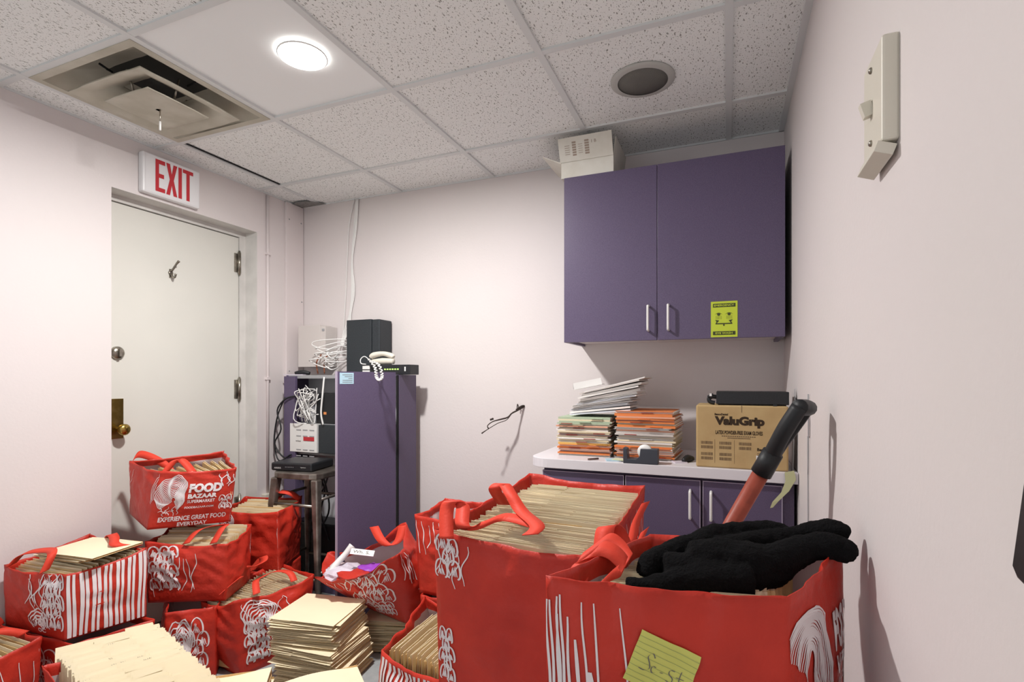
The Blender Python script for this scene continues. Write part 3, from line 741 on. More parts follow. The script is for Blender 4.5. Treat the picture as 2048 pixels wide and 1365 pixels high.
def fill(A, B, zb, ztA, ztB, n, label, group, w_=None, lean=0, scrib=0, jz=.006, thick=1.0, s0=.03, s1=.97):
    """folders standing one behind another from edge A (pair of xy) to edge B, long edges parallel to them"""
    A = [Vector(p).to_2d() for p in A]; B = [Vector(p).to_2d() for p in B]
    for k in range(n):
        q = s0+(s1-s0)*(k+.5)/n; p0 = A[0].lerp(B[0], q); p1 = A[1].lerp(B[1], q); d = p1-p0
        c = (p0+p1)/2; sx = (d.length-.035)/.30 if w_ is None else w_/.30
        zt = ztA*(1-q)+ztB*q+random.uniform(-jz, jz)
        hgt = (zt-zb)/max(math.cos(lean), .3)
        e = Vector((-d.y, d.x)).normalized()
        off_ = math.sin(lean)*hgt
        sh_ = random.uniform(-.004, .004)
        dn = d.normalized()
        folder((c.x-e.x*off_*.5+dn.x*sh_, c.y-e.y*off_*.5+dn.y*sh_, zb), (-lean+random.uniform(-.012, .012), 0, math.atan2(d.y, d.x)+random.uniform(-.012, .012)), label, group, (sx, thick, hgt/.24), scrib and random.random() < scrib)
def z3(P, z): return [(x, y, z) for x, y in P]

# ---- H: the tall bag before the base cabinet
Hb = [(-.705, 1.21), (-.30, 1.19), (-.245, 1.60), (-.60, 1.62)]
Ht = [(-.716, 1.205, .850), (-.285, 1.18, .838), (-.238, 1.67, .915), (-.625, 1.68, .925)]
hb = bag('shopping_bag', 'tall open red bag packed with manila folders in front of the base cabinet', z3(Hb, .43), Ht, .012, .006, .010, 1, art=[
    (0, a_scales(.09, .83, .16, .22, 3, 2, .0045, 3)+a_drips(.02, .22, .62, .96, 4, .0035, 2)+a_scales(.07, .22, .10, .30, 5, 2, .004, 5)),
    (3, a_stripes(6, seed=4, v0=.05)), (1, a_drips(.6, .95, .1, .95, 8, .004, 8))])
fill(Ht[:2], (Ht[3], Ht[2]), .45, .825, .893, 46, 'manila folder standing in the tall red bag before the base cabinet', 'folders in the tall bag', jz=.004)
up = Vector((0, 0, 1))
strap(hb, [atz(893, 1078, .845), atz(893, 1025, .90), atz(902, 1004, .925), atz(925, 1012, .915), atz(926, 1052, .878), atz(960, 1052, .872), atz(1010, 1035, .878), atz(1072, 1050, .880)], [(1, .2, 0)]*5+[(0, .9, .3)]*3, .038)
strap(hb, [atz(1008, 1010, .87), atz(990, 980, .93), atz(1006, 968, .945), atz(1022, 990, .925), atz(1042, 1022, .893), atz(1074, 1052, .885), atz(1060, 1070, .878)], [(1, .2, 0)]*4+[(.9, .3, .1)]*3, .038)
strap(hb, [at(1292, 1005, 1.50), at(1272, 1045, 1.42), at(1262, 1085, 1.34), at(1232, 1090, 1.30), at(1205, 1075, 1.27)], [(.4, 1, 0)]*3+[(0, .8, .6)]*2, .045)
strap(hb, [at(1290, 1060, 1.40), at(1262, 1110, 1.30), at(1230, 1060, 1.28), at(1212, 1056, 1.25), at(1206, 1092, 1.22)], [(.4, 1, .2)]*2+[(1, .2, .2)]*3, .045)

# ---- I: the front right bag
Ib = [(-.262, .79), (.082, .885), (.200, 1.14), (-.15, 1.12)]
It = [(-.275, .815, .925), (.090, .905, .913), (.203, 1.165, .940), (-.155, 1.15, .915)]
ib = bag('shopping_bag', 'red bag with a black fleece heap and yellow note, nearest to the right wall', z3(Ib, .455), It, .016, .009, .006, 2, art=[
    (0, [ln(lambda q: (.165+.012*math.sin(q*5), .50+.43*q), 16, .0035), ln(lambda q: (.235-.03*q, .5+.43*q), 16, .0035), ln(lambda q: (.33+.02*math.sin(q*3+1), .5+.42*q), 16, .0030),
         ln(lambda q: (.36+.09*q, .55+.14*math.sin(q*1.57)), 12, .0065)]+a_drips(.015, .09, .35, .97, 6, .0045, 4, .010)+[ln(lambda q: (.125+.02*q, .80-.2*q), 10, .006), ln(lambda q: (.21-.03*q, .5+.2*q), 10, .008), ln(lambda q: (.19+.05*q, .70-.2*q), 10, .006)]),
    (1, a_arch(.03, .60, .30, .90, 18, .0042)+a_drips(.05, .40, .35, .72, 12, .0030, 9, .02)+[('text', 'FOOD', .66, .66, .95, .80, .05), ('text', 'BAZAAR', .68, .58, .95, .64, .04), ('text', 'FOODBAZAAR.COM', .66, .50, .96, .53, .0)]),
    (3, a_drips(.1, .9, .5, .96, 9, .0022, 5)+a_stripes(4, seed=3, v0=.05, v1=.6)), (2, a_stripes(5, seed=2))])
fill((It[0], (.030, .889)), (It[3], (.140, 1.162)), .47, .868, .885, 28, 'manila folder in the red bag beneath the black fleece heap', 'folders in the bag with the fleece', s0=.09, jz=.005)
strap(ib, [at(1150, 1180, .93), at(1165, 1130, .98), at(1195, 1100, 1.0), at(1225, 1105, .99), at(1250, 1135, .97), at(1225, 1150, .95), at(1185, 1190, .90)], [(1, .6, .1)]*2+[(.2, 1, .5)]*5, .040)
strap(ib, [at(1158, 1120, 1.02), at(1185, 1100, 1.03), at(1215, 1080, 1.04), at(1240, 1095, 1.02), at(1258, 1122, .98)], [(.3, 1, .6)]*5, .036)
# note taped to it
S = root_S[ib.name]
nt_ = MB(); NP = [(.405, .865), (.645, .785), (.575, .60), (.325, .695)]
def note(u_, v_, o=.004):
    a_ = Vector(NP[3]).lerp(Vector(NP[2]), u_).lerp(Vector(NP[0]).lerp(Vector(NP[1]), u_), v_); return S(0, a_.x, a_.y, o)
N_ = 10
nt_.add([note(i/N_, j/N_) for j in range(N_+1) for i in range(N_+1)], [(j*(N_+1)+i, j*(N_+1)+i+1, (j+1)*(N_+1)+i+1, (j+1)*(N_+1)+i) for j in range(N_) for i in range(N_)], YEL, True)
for q in range(1, 9):
    nt_.add([note(i/10, q/9+d_, .0046) for i in range(11) for d_ in (0, .008)], [(2*i, 2*i+1, 2*i+3, 2*i+2) for i in range(10)], YLINE)
def pen(pts):
    pts, _ = spline([Vector((x, y, 0)) for x, y in pts], [0]*len(pts), 4)
    nt_.add([note(p.x+d_, p.y+d_, .0050) for p in pts for d_ in (-.007, .007)], [(2*i, 2*i+1, 2*i+3, 2*i+2) for i in range(len(pts)-1)], INK)
pen([(.34, .62), (.29, .68), (.23, .60), (.28, .50), (.31, .40), (.24, .33), (.15, .34)]); pen([(.40, .47), (.35, .47), (.34, .40), (.37, .35), (.42, .38)]); pen([(.48, .42), (.53, .43)])
pen([(.70, .55), (.63, .54), (.62, .47), (.69, .42), (.68, .34), (.60, .34)]); pen([(.80, .60), (.79, .45), (.80, .34)]); pen([(.74, .47), (.86, .49)])
tag(nt_.build('yellow_note', fix=False), 'yellow ruled note with handwriting stuck on the red bag front', 'note')

# ---- N and the lower tier on the floor
bag('shopping_bag', 'white-striped red bag on the floor, left of the tall folder bag', z3([(-1.04, 1.36), (-.72, 1.28), (-.64, 1.66), (-1.00, 1.76)], 0), [(-1.00, 1.36, .40), (-.72, 1.26, .425), (-.64, 1.66, .425), (-1.08, 1.74, .41)], .02, .01, .02, 3, art=[
    (3, a_stripes(6, seed=6)), (0, a_stripes(7, seed=9)), (2, a_drips(.1, .9, .1, .9, 8, .004, 3))])
fill([(-1.03, 1.70), (-1.02, 1.40)], ((-.76, 1.64), (-.77, 1.33)), .02, .385, .41, 16, 'manila folder in the striped floor bag beside the tall bag', 'folders in the striped floor bag', lean=0)
bag('shopping_bag', 'red bag on the floor underneath the tall folder bag', z3([(-.70, 1.22), (-.46, 1.20), (-.44, 1.56), (-.63, 1.60)], 0), z3([(-.70, 1.22), (-.46, 1.20), (-.44, 1.56), (-.62, 1.60)], .43), .004, .004, .0, 4)
bag('shopping_bag', 'red bag on the floor underneath the bag with the note', z3([(-.25, .82), (.07, .92), (.18, 1.12), (-.13, 1.11)], 0), z3([(-.25, .82), (.07, .92), (.18, 1.12), (-.13, 1.11)], .455), .006, .004, .0, 5)
bag('shopping_bag', 'red bag partly hidden behind the left rim of the tall folder bag', z3([(-1.24, 1.96), (-.95, 1.93), (-.93, 2.18), (-1.22, 2.2)], .32), [(-1.27, 1.97, .655), (-.93, 1.93, .67), (-.93, 2.2, .70), (-1.25, 2.2, .68)], .01, .012, .015, 6, art=[(0, a_drips(.05, .9, .5, .98, 10, .004, 4))])
bag('shopping_bag', 'red bag on the floor beneath the half-hidden bag', z3([(-1.22, 1.94), (-.93, 1.92), (-.91, 2.2), (-1.2, 2.2)], 0), z3([(-1.22, 1.94), (-.93, 1.92), (-.91, 2.2), (-1.2, 2.2)], .32), .01, .008, .0, 7)

# ---- G: the gaping bag with clothing
Gb = [(-1.57, 2.05, .155), (-1.33, 1.99, .155), (-1.20, 2.18, .155), (-1.46, 2.27, .155)]
gt = [at(628, 1158, 2.32), at(797, 1106, 2.22), at(812, 1044, 2.46), at(655, 1108, 2.62)]
gb = bag('shopping_bag', 'gaping red bag of plastic wrappings leaning before the purple cabinet', Gb, gt, .05, .014, .045, 8, art=[
    (0, a_scales(.60, .62, .62, .55, 4, 4, .0045, 7)+a_scales(.66, .22, .42, .22, 3, 4, .0035, 8)+a_drips(.1, .4, .55, .9, 6, .003, 3)), (1, a_drips(.05, .3, .5, .98, 5, .005, 2)), (2, a_drips(.2, .9, .6, .98, 9, .003, 6))])
strap(gb, [at(748, 1054, 2.50), at(762, 1080, 2.44), at(780, 1092, 2.42), at(798, 1080, 2.43), at(806, 1052, 2.46)], [(1, .3, .2)]*5, .045)
def crumple(name, c, r, m, label, cat, seed=0, sc=(1, 1, .6), n=3, amp=.35):
    bm = bmesh.new(); bmesh.ops.create_icosphere(bm, subdivisions=n, radius=1)
    for v in bm.verts:
        q = v.co*1.4+Vector((seed, seed*2, 0)); k = 1+amp*(noise.noise(q*1.3)+.6*abs(noise.noise(q*3.1)))
        v.co = Vector((v.co.x*sc[0], v.co.y*sc[1], v.co.z*sc[2]))*r*k+Vector(c)
    me = bpy.data.meshes.new(name); bm.to_mesh(me); bm.free(); me.materials.append(m)
    for p in me.polygons: p.use_smooth = seed%2 == 0
    o = bpy.data.objects.new(name, me); C.objects.link(o); return tag(o, label, cat)
crumple('plastic_wrapping', at(688, 1150, 2.46), .085, LILAC, 'crumpled lilac-white plastic wrapping in the gaping bag', 'wrapping', 3, (1.1, 1.0, .5))
crumple('plastic_wrapping', at(742, 1142, 2.42), .060, PINKBAG, 'crumpled bright purple plastic packet in the gaping bag', 'wrapping', 5, (1.0, .8, .5))
crumple('folded_bag', at(715, 1160, 2.38), .085, RED, 'crumpled red fabric inside the gaping bag', 'bag', 7, (1.3, .8, .5))
a = MB().tube([at(650, 1165, 2.42), at(668, 1135, 2.46), at(690, 1110, 2.5), at(705, 1092, 2.52)], [.012, .016, .014, .018], WHITE, 8)
tag(a.build('plastic_roll'), 'white twisted plastic bag end in the gaping bag', 'wrapping')
a = MB().box((-.055, -.014, 0), (.055, .014, .004), PAPER); M = frame_m((-.055, -.014, .0042), (1, 0, 0), (0, 1, 0)); put_text(a, 'Wh. S.', M, .012, .007, .09, .021, INK, 0)
o = a.build('paper_slip', fix=False); o.location = at(725, 1106, 2.42); o.rotation_euler = (.8, .1, .35)
tag(o, 'white paper slip with handwriting in the gaping bag', 'paper')

# ---- left heap
def hp(*a, **k): return bag('shopping_bag', *a, **k)
Kt = [(-2.56, .80, .33), (-2.20, .80, .33), (-2.235, 1.085, .34), (-2.57, 1.09, .34)]
kb = hp('red bag of folders on the floor in the bottom left corner', z3([(-2.55, .82), (-2.2, .82), (-2.25, 1.07), (-2.56, 1.08)], 0), Kt, .01, .008, .01, 9, art=[(1, a_drips(.1, .9, .2, .9, 6, .003, 1))])
fill(Kt[:2], (Kt[3], Kt[2]), .02, .31, .32, 9, 'manila folder in the red bag of the bottom left corner', 'folders in the corner bag')
strap(kb, [(-2.50, 1.08, .33), (-2.47, 1.05, .37), (-2.40, 1.0, .36), (-2.36, 1.03, .36), (-2.34, 1.08, .33)], [(0, 1, .3)]*5)
Lt = [(-2.03, .985, .33), (-1.24, .80, .27), (-1.16, 1.07, .27), (-1.87, 1.27, .32)]
lb = hp('low open bag of fanned manila folders, nearest at the bottom left', z3([(-1.98, 1.0), (-1.28, .82), (-1.20, 1.04), (-1.86, 1.22)], 0), Lt, .01, .006, .01, 10, art=[(3, a_drips(.5, .98, .1, .9, 6, .005, 12)), (2, a_drips(.1, .9, .2, .9, 8, .003, 3))])
fill((Lt[3], Lt[0]), (Lt[2], Lt[1]), .02, .338, .330, 46, 'manila folder with pencilled tab in the low bag at the bottom left', 'folders in the low bag', lean=-.62, scrib=.9, jz=.004)
B0 = [(-2.50, 1.13), (-2.185, 1.15), (-2.10, 1.37), (-2.5, 1.39)]
hp('squashed red striped bag under the white-striped folder bag', z3(B0, 0), z3([(-2.52, 1.12), (-2.16, 1.14), (-2.09, 1.38), (-2.53, 1.39)], .30), .01, .006, .0, 11, art=[(1, a_stripes(8, seed=8)), (0, a_scales(.5, .5, .8, .6, 4, 4, .005, 2))])
Bb = [(-2.55, 1.12), (-2.206, 1.137), (-2.131, 1.375), (-2.54, 1.40)]
Bt = [(-2.535, 1.105, .545), (-2.212, 1.140, .540), (-2.140, 1.385, .575), (-2.54, 1.40, .585)]
bb = hp('red and white striped bag of folders against the left wall', z3(Bb, .305), Bt, .012, .008, .01, 12, art=[
    (1, a_stripes(7, s0=.0, s1=1.0, v0=.02, v1=.975, seed=1, wmain=.0112)),
    (0, a_drips(.45, .95, .35, .97, 9, .005, 2, .05)+a_scales(.82, .55, .32, .8, 5, 3, .005, 4)+a_leaf(.60, .25, .13, .16, 4, 1, .006)+[('text', '365', .56, .16, .72, .30, .03), ('text', 'OC', .60, .06, .72, .13, .03)]),
    (2, a_stripes(8, seed=5)), (3, a_drips(.1, .9, .2, .95, 7, .004, 2))])
fill(Bt[:2], (Bt[3], Bt[2]), .325, .53, .57, 14, 'pale manila folder in the white-striped bag by the left wall', 'folders in the striped bag', lean=.0, jz=.006)
for q in range(3):
    o = folder((-2.36+.03*q, 1.17+.015*q, .548+.010*q), (PI/2, 0, .06+.05*q), 'manila folder lying flat across the top of the white-striped bag', 'loose folders on the striped bag', (.85, 1, .85)); o.location = Vector((-2.35+.02*q, 1.375, .566+.009*q))
strap(bb, [(-2.50, 1.115, .545), (-2.47, 1.14, .585), (-2.38, 1.17, .600), (-2.31, 1.15, .60), (-2.30, 1.12, .545)], [(0, 1, .3)]*5)
strap(bb, [(-2.40, 1.39, .58), (-2.34, 1.37, .61), (-2.27, 1.34, .61), (-2.21, 1.31, .60), (-2.19, 1.38, .575)], [(.3, 1, .1)]*5)
E0 = [(-2.25, 1.47), (-1.96, 1.60), (-2.05, 1.84), (-2.40, 1.69)]
hp('red bag with white leaf print on the floor under the leaning stack', z3([(-2.12, 1.44), (-1.98, 1.56), (-2.20, 1.80), (-2.40, 1.66)], 0), z3([(-2.12, 1.44), (-1.98, 1.56), (-2.16, 1.80), (-2.40, 1.66)], .295), .02, .01, .0, 13, art=[(0, a_leaf(.3, .5, .25, .4, 8, 3, .005)+a_scales(.5, .5, .7, .6, 4, 3, .004, 4)), (3, a_drips(.1, .9, .1, .9, 8, .004, 4))])
Ct = [(-2.275, 1.46, .565), (-1.975, 1.61, .545), (-2.08, 1.83, .565), (-2.42, 1.69, .575)]
cbg = hp('red bag with white flame print, middle of the stack by the door', z3([(-2.27, 1.47), (-1.985, 1.61), (-2.08, 1.82), (-2.40, 1.69)], .30), Ct, .022, .012, .014, 14, art=[
    (0, a_scales(.24, .55, .36, .66, 5, 3, .006, 3)+a_drips(.42, .62, .12, .86, 4, .0035, 5, .03)+a_drips(.02, .08, .1, .9, 2, .003, 6)), (3, a_leaf(.5, .6, .3, .3, 8, 1, .004))])
fill(Ct[:2], (Ct[3], Ct[2]), .32, .545, .560, 12, 'manila folder in the bag with flame print by the door', 'folders in the flame-print bag', jz=.008)
strap(cbg, [(-2.12, 1.53, .55), (-2.10, 1.58, .60), (-2.05, 1.66, .605), (-2.02, 1.62, .60), (-2.02, 1.58, .55)], [(1, .3, .3)]*5)
hp('red bag on the floor underneath the crumpled red bag by the door', z3([(-2.36, 1.86), (-2.04, 1.95), (-2.12, 2.18), (-2.44, 2.10)], 0), z3([(-2.36, 1.86), (-2.03, 1.94), (-2.12, 2.18), (-2.44, 2.10)], .30), .008, .008, .0, 15)
Dt = [(-2.34, 1.86, .60), (-2.02, 1.93, .605), (-2.12, 2.19, .62), (-2.43, 2.10, .61)]
dbg = hp('crumpled red bag at the back of the heap beside the wall outlet', z3([(-2.34, 1.87), (-2.025, 1.94), (-2.12, 2.17), (-2.42, 2.10)], .305), Dt, .02, .016, .012, 16, art=[(0, a_leaf(.15, .75, .14, .2, 7, 2, .005))])
fill(Dt[:2], (Dt[3], Dt[2]), .32, .58, .595, 8, 'manila folder in the crumpled red bag beside the outlet', 'folders in the crumpled bag')
strap(dbg, [(-2.22, 2.13, .61), (-2.20, 2.11, .65), (-2.15, 2.08, .66), (-2.11, 2.1, .65), (-2.10, 2.15, .61)], [(0, 1, .3)]*5)
Ab = [(-2.60, 1.60), (-2.25, 1.455), (-2.04, 1.68), (-2.40, 1.86)]
At = [(-2.455, 1.51, .885), (-2.198, 1.476, .862), (-1.985, 1.665, .860), (-2.30, 1.86, .895)]
ab = hp('red supermarket bag with white lettering on top of the heap by the door', z3(Ab, .615), At, .016, .008, .008, 17, art=[
    (0, a_drips(.08, .16, .3, .9, 3, .003, 1, .03)+a_leaf(1.0, .66, .07, .28, 4, 2, .003)),
    (1, a_leaf(.20, .60, .20, .32, 15, 2, .0032)+a_drips(.10, .30, .18, .40, 8, .0025, 2)+[('text', 'FOOD', .42, .60, .84, .76, .06), ('text', 'BAZAAR', .42, .50, .79, .58, .05), ('text', 'SUPERMARKET', .42, .42, .77, .475, .02),
         ('text', 'FOODBAZAAR.COM', .40, .325, .76, .36, .02), ('text', 'EXPERIENCE GREAT FOOD', .10, .115, .93, .20, .03), ('text', 'EVERYDAY', .34, .015, .70, .085, .03)]+a_scales(.90, .38, .15, .22, 3, 2, .003, 1)+a_drips(.82, .96, .62, .97, 5, .004, 3, .03)),
    (2, a_drips(.1, .6, .2, .9, 5, .003, 3))])
fill(At[:2], (At[3], At[2]), .74, .838, .855, 10, 'manila folder in the topmost red bag by the door', 'folders in the topmost bag')
strap(ab, [at(262, 930, 2.40), at(275, 910, 2.42), at(300, 914, 2.42), at(330, 930, 2.42), at(345, 945, 2.42)], [(0, .5, 1)]*5)
strap(ab, [at(330, 945, 2.25), at(350, 922, 2.28), at(365, 922, 2.30), at(385, 945, 2.30)], [(.3, 1, .1)]*4)
# F
Ft = [(-2.10, 1.575, .295), (-1.905, 1.592, .322), (-1.79, 1.925, .33), (-2.10, 2.00, .335)]
Fb = [(-2.08, 1.63), (-1.885, 1.60), (-1.80, 1.89), (-2.06, 1.96)]
fb = hp('wide red bag of folders on the floor behind the big folder stack', z3(Fb, 0), Ft, .03, .012, .02, 18, art=[
    (1, a_leaf(.25, .72, .20, .24, 7, 4, .006)+a_scales(.24, .40, .34, .5, 5, 3, .006, 2)+a_drips(.1, .6, .6, .97, 8, .003, 3, .03)),
    (0, a_scales(.22, .72, .25, .30, 3, 2, .005, 8)+a_scales(.08, .3, .14, .3, 3, 1, .005, 2)), (3, a_leaf(.5, .6, .2, .3, 6, 1, .005)), (2, a_drips(.1, .8, .6, .95, 4, .006, 3))])
fill((Ft[0], Ft[1]), (Ft[3], Ft[2]), .02, .285, .318, 26, 'manila folder in the wide red floor bag behind the folder stack', 'folders in the wide floor bag', jz=.004)
strap(fb, [(-2.09, 1.70, .33), (-2.06, 1.72, .38), (-2.03, 1.78, .38), (-2.02, 1.84, .39), (-2.05, 1.86, .40), (-2.10, 1.84, .33)], [(0, 1, .4)]*2+[(1, .2, .4)]*4, .045)
strap(fb, [(-1.86, 1.66, .33), (-1.91, 1.70, .36), (-1.95, 1.76, .35), (-1.93, 1.83, .36), (-1.86, 1.84, .36), (-1.82, 1.83, .33)], [(.4, 1, .1)]*6, .03)
strap(fb, [(-2.10, 1.62, .33), (-2.06, 1.64, .37), (-2.0, 1.69, .36), (-1.98, 1.66, .37), (-1.99, 1.60, .34)], [(0, 1, .4)]*5, .04)

# ---- flat stacks
def flat_stack(cx, cy, z0, n, rot, label, group, jr=.05, jx=.012, sc=(1.0, 1.15), th=.0058, drift=None):
    z = z0; S_ = th/.0075
    for k in range(n):
        if drift: ox, oy, orr = drift(k/n)
        else: ox = oy = orr = 0
        r = rot+orr+random.uniform(-jr, jr)
        o = folder((0, 0, 0), (-PI/2, 0, r), label, group, (sc[0], S_, sc[1]))
        # laid down: local z (height) runs along -y', thickness upward
        o.rotation_euler = (PI/2, 0, r)
        hgt = .24*sc[1]
        c = Vector((cx+ox+random.uniform(-jx, jx), cy+oy+random.uniform(-jx, jx)))
        d = Vector((math.sin(r), -math.cos(r)))
        o.location = (c.x-d.x*hgt/2, c.y-d.y*hgt/2, z)
        o.location.z = z
        z += th+.0002
    return z
def dr(q):
    if q < .35: return (.02, -.0, .02)
    if q < .62: return (.005, .0, -.06)
    return (-.018, .012, .06)
flat_stack(-1.59, 1.745, 0, 45, math.radians(8), 'manila folder in the big loose stack in the bottom middle', 'folders in the big stack', .05, .010, (.98, 1.08), .0058, dr)
flat_stack(-1.43, 2.115, 0, 24, math.radians(18), 'manila folder in the low stack under the gaping bag', 'folders under the gaping bag', .04, .009, (1, 1), .0060)
flat_stack(-1.50, 1.20, 0, 8, math.radians(38), 'manila folder in the low pile between the fanned bag and the big stack', 'folders in the pile cut by the frame', .015, .004, (.9, .9), .0305)
flat_stack(-1.20, 1.33, 0, 8, math.radians(50), 'manila folder in the low pile right of the big stack at the frame bottom', 'folders in the right pile', .015, .004, (.85, .85), .0305)

# ------------------------------------------------------------------ black fleece heap
fz = MB()
def lobe(P, r): fz.tube(P, [q*1.28 for q in r], FUZZ, 12, 4)
T0 = .96
lobe([at(1258, 1178, .93), at(1285, 1176, .93), at(1330, 1172, .93), at(1400, 1160, .94), at(1500, 1158, .93)], [.013, .013, .018, .026, .026])
lobe([at(1292, 1160, .98), at(1305, 1128, 1.0), at(1340, 1110, 1.02), at(1400, 1090, 1.05), at(1470, 1066, 1.08), at(1545, 1062, 1.08), at(1580, 1075, 1.06)], [.014, .020, .020, .022, .016, .014, .012])
lobe([at(1362, 1085, 1.06), at(1400, 1078, 1.08), at(1440, 1080, 1.08)], [.008, .012, .012])
lobe([at(1375, 1110, .98), at(1430, 1125, .97), at(1500, 1135, .96), at(1560, 1130, .97)], [.020, .032, .036, .026])
lobe([at(1440, 1105, 1.02), at(1500, 1090, 1.04), at(1570, 1078, 1.05), at(1625, 1064, 1.03), at(1670, 1062, 1.0), at(1694, 1071, .99)], [.022, .020, .016, .016, .017, .012])
lobe([at(1490, 1140, .95), at(1560, 1118, .96), at(1620, 1098, .97), at(1660, 1094, .96), at(1690, 1106, .95), at(1705, 1120, .94)], [.028, .024, .019, .018, .018, .011])
lobe([at(1330, 1140, .97), at(1400, 1145, .96), at(1470, 1152, .95)], [.022, .028, .026])
fzo = fz.build('black_fleece', fix=True)
m_ = fzo.modifiers.new('r', 'REMESH'); m_.mode = 'VOXEL'; m_.voxel_size = .0035; m_.use_smooth_shade = True
m_ = fzo.modifiers.new('s', 'SMOOTH'); m_.iterations = 5
tx = bpy.data.textures.new('fuzz', 'CLOUDS'); tx.noise_scale = .006
m_ = fzo.modifiers.new('d', 'DISPLACE'); m_.texture = tx; m_.strength = .0028; m_.mid_level = .5
tx2 = bpy.data.textures.new('folds', 'CLOUDS'); tx2.noise_scale = .045
m_ = fzo.modifiers.new('d2', 'DISPLACE'); m_.texture = tx2; m_.strength = .013; m_.mid_level = .45
tag(fzo, 'black fuzzy fleece garment heaped on the bag beside the right wall', 'clothing')

# ------------------------------------------------------------------ orange pole with D grip
sv = thing('shovel', 'long orange-red handle with a black D-shaped grip leaning before the worktop', 'shovel', (-.395, 1.715, 0))
p0 = Vector((-.395, 1.715, .0)); p1 = at(1535, 925, 1.345)
MB().tube([p0, p0.lerp(p1, .5), p1], .0205, ORANGE, 14, 1).build('pole', sv)
dirp = (p1-p0).normalized()
gA = p1; gtip = at(1600, 828, 1.30)
g = MB()
g.tube([gA-dirp*.035, gA+dirp*.03], [.026, .025], GRIP, 14, 1)
ax = (gtip-gA).normalized(); view = at(1560, 880, 1).normalized()-Vector((0, 0, EYE*0)); 
sd = Vector((.42, .9, 0)); sd = (sd-ax*sd.dot(ax)).normalized()
A1 = gA+ax*.02; A2 = gA+ax*.165
q1 = sd*.033
g.tube([A1, A1+ax*.04-q1*.6, A1+ax*.09-q1, A2-q1*1.05], [.022, .020, .020, .019], GRIP, 10)
g.tube([A1, A1+ax*.04+q1*.6, A1+ax*.09+q1, A2+q1*1.05], [.020, .014, .013, .014], GRIP, 10)
g.tube([A2-q1*1.2, A2, A2+q1*1.2], [.019, .021, .019], GRIP, 12)
g.build('d_grip', sv)

# ------------------------------------------------------------------ purple cabinet on the left with network gear
nc = thing('network_cabinet', 'tall purple cabinet with open doors in the back left corner', 'cabinet', (-2.05, 2.55, 0))
zt = 1.272; cx0, cx1, cyf, cyb = -2.47, -1.66, 2.42, 2.59
a = MB(); a.box((cx0, cyf, 0), (cx0+.018, cyb, zt), PURP).box((cx1-.018, cyf, 0), (cx1, cyb, zt), PURP)
a.box((cx0+.018, cyb-.006, 0), (cx1-.018, cyb, zt-.02), mat('cabinet_back_pale', (.55, .55, .57), .6)).box((cx0+.018, cyf, zt-.02), (cx1-.018, cyb, zt), GREYP).box((cx0+.018, cyf, .0), (cx1-.018, cyb, .06), PURP)
a.box((cx0+.018, cyf+.01, .80), (cx1-.018, cyb-.01, .818), GREYP)
a.build('carcass', nc, bevel=.001)
MB().box((cx1-.012, cyf-.010, .02), (cx1-.002, cyf, zt-.002), DARK).build('door_gap_shade', nc)  # dark strip stands in for the shaded gap beside the hinge
MB().box((cx0, cyf-.018, 0), (cx0+.088, cyf, zt-.006), PURP).build('left_stile', nc, bevel=.001)
hx, hy = -1.678, 2.405
fe = (-1.765, 2.08); fe = at(673, 760, 2.60); L_ = math.hypot(hx-fe.x, hy-fe.y); ang = math.atan2(fe.y-hy, fe.x-hx)
nd = MB().box((0, -.009, .03), (L_, .009, zt+.014), PURP).box((L_, -.0095, .03), (L_+.002, .0095, zt+.014), PEDGE)
ndo = nd.build('cabinet_door', nc); ndo.matrix_parent_inverse = Matrix.Translation(-nc.location); ndo.location = (hx, hy, 0); ndo.rotation_euler = (0, 0, ang)
lab = MB(); Ml = frame_m((L_-.085, .0098, zt-.045), (-1, 0, 0), (0, 0, 1))
lab.box((L_-.09, .009, zt-.048), (L_-.012, .0102, zt+.008), BLUETAG)
for q in range(5): lab.box((L_-.083, .0102, zt-.040+q*.009), (L_-.083+random.uniform(.02, .06), .0106, zt-.0375+q*.009), INK)
# label sits on whichever face looks at the camera
lo = lab.build('label', ndo)
lo.matrix_parent_inverse = Matrix.Identity(4)
if math.cos(ang+PI/2)*(-fe.x)+math.sin(ang+PI/2)*(-fe.y) < 0: lo.scale = (1, -1, 1)
# on top
ct = zt
MB_ = MB().box((-2.105, 2.47, ct+.0), (-1.86, 2.63, ct+.275), BLACKM)
pc = thing('network_switch_case', 'large matte black case on top of the purple network cabinet', 'computer', (-1.98, 2.55, ct))
pb = MB().box((-2.105, 2.525, ct), (-1.925, 2.65, ct+.328), BLACKM).build('case_body', pc, bevel=.003)
MB().box((-1.925, 2.528, ct), (-1.868, 2.648, ct+.326), BLACKM).build('case_front', pc, bevel=.006)
rt = thing('router', 'slim black router with green lights on the purple network cabinet', 'router', (-1.85, 2.40, ct))
MB().box((-1.916, 2.43, ct+.001), (-1.597, 2.52, ct+.056), BLACKP).build('router_body', rt, bevel=.003)
a = MB(); [a.box((-1.765+q*.017, 2.4285, ct+.028), (-1.755+q*.017, 2.430, ct+.034), LED) for q in range(6)]; a.build('indicator_lights', rt)
a = MB(); a.box((-1.912, 2.4285, ct+.032), (-1.862, 2.430, ct+.052), WHITE).box((-1.912, 2.4285, ct+.008), (-1.862, 2.430, ct+.026), WHITE).box((-1.632, 2.4285, ct+.020), (-1.624, 2.43, ct+.044), WHITE); a.build('router_labels', rt)
ph = thing('telephone', 'cream telephone handset with coiled cord lying on the black router', 'telephone', (-1.81, 2.47, ct+.056))
MB().tube([(-1.878, 2.462, ct+.100), (-1.86, 2.462, ct+.112), (-1.80, 2.465, ct+.120), (-1.745, 2.465, ct+.108), (-1.728, 2.465, ct+.098)], [.014, .017, .013, .016, .012], BEIGE2, 12).build('handset', ph)
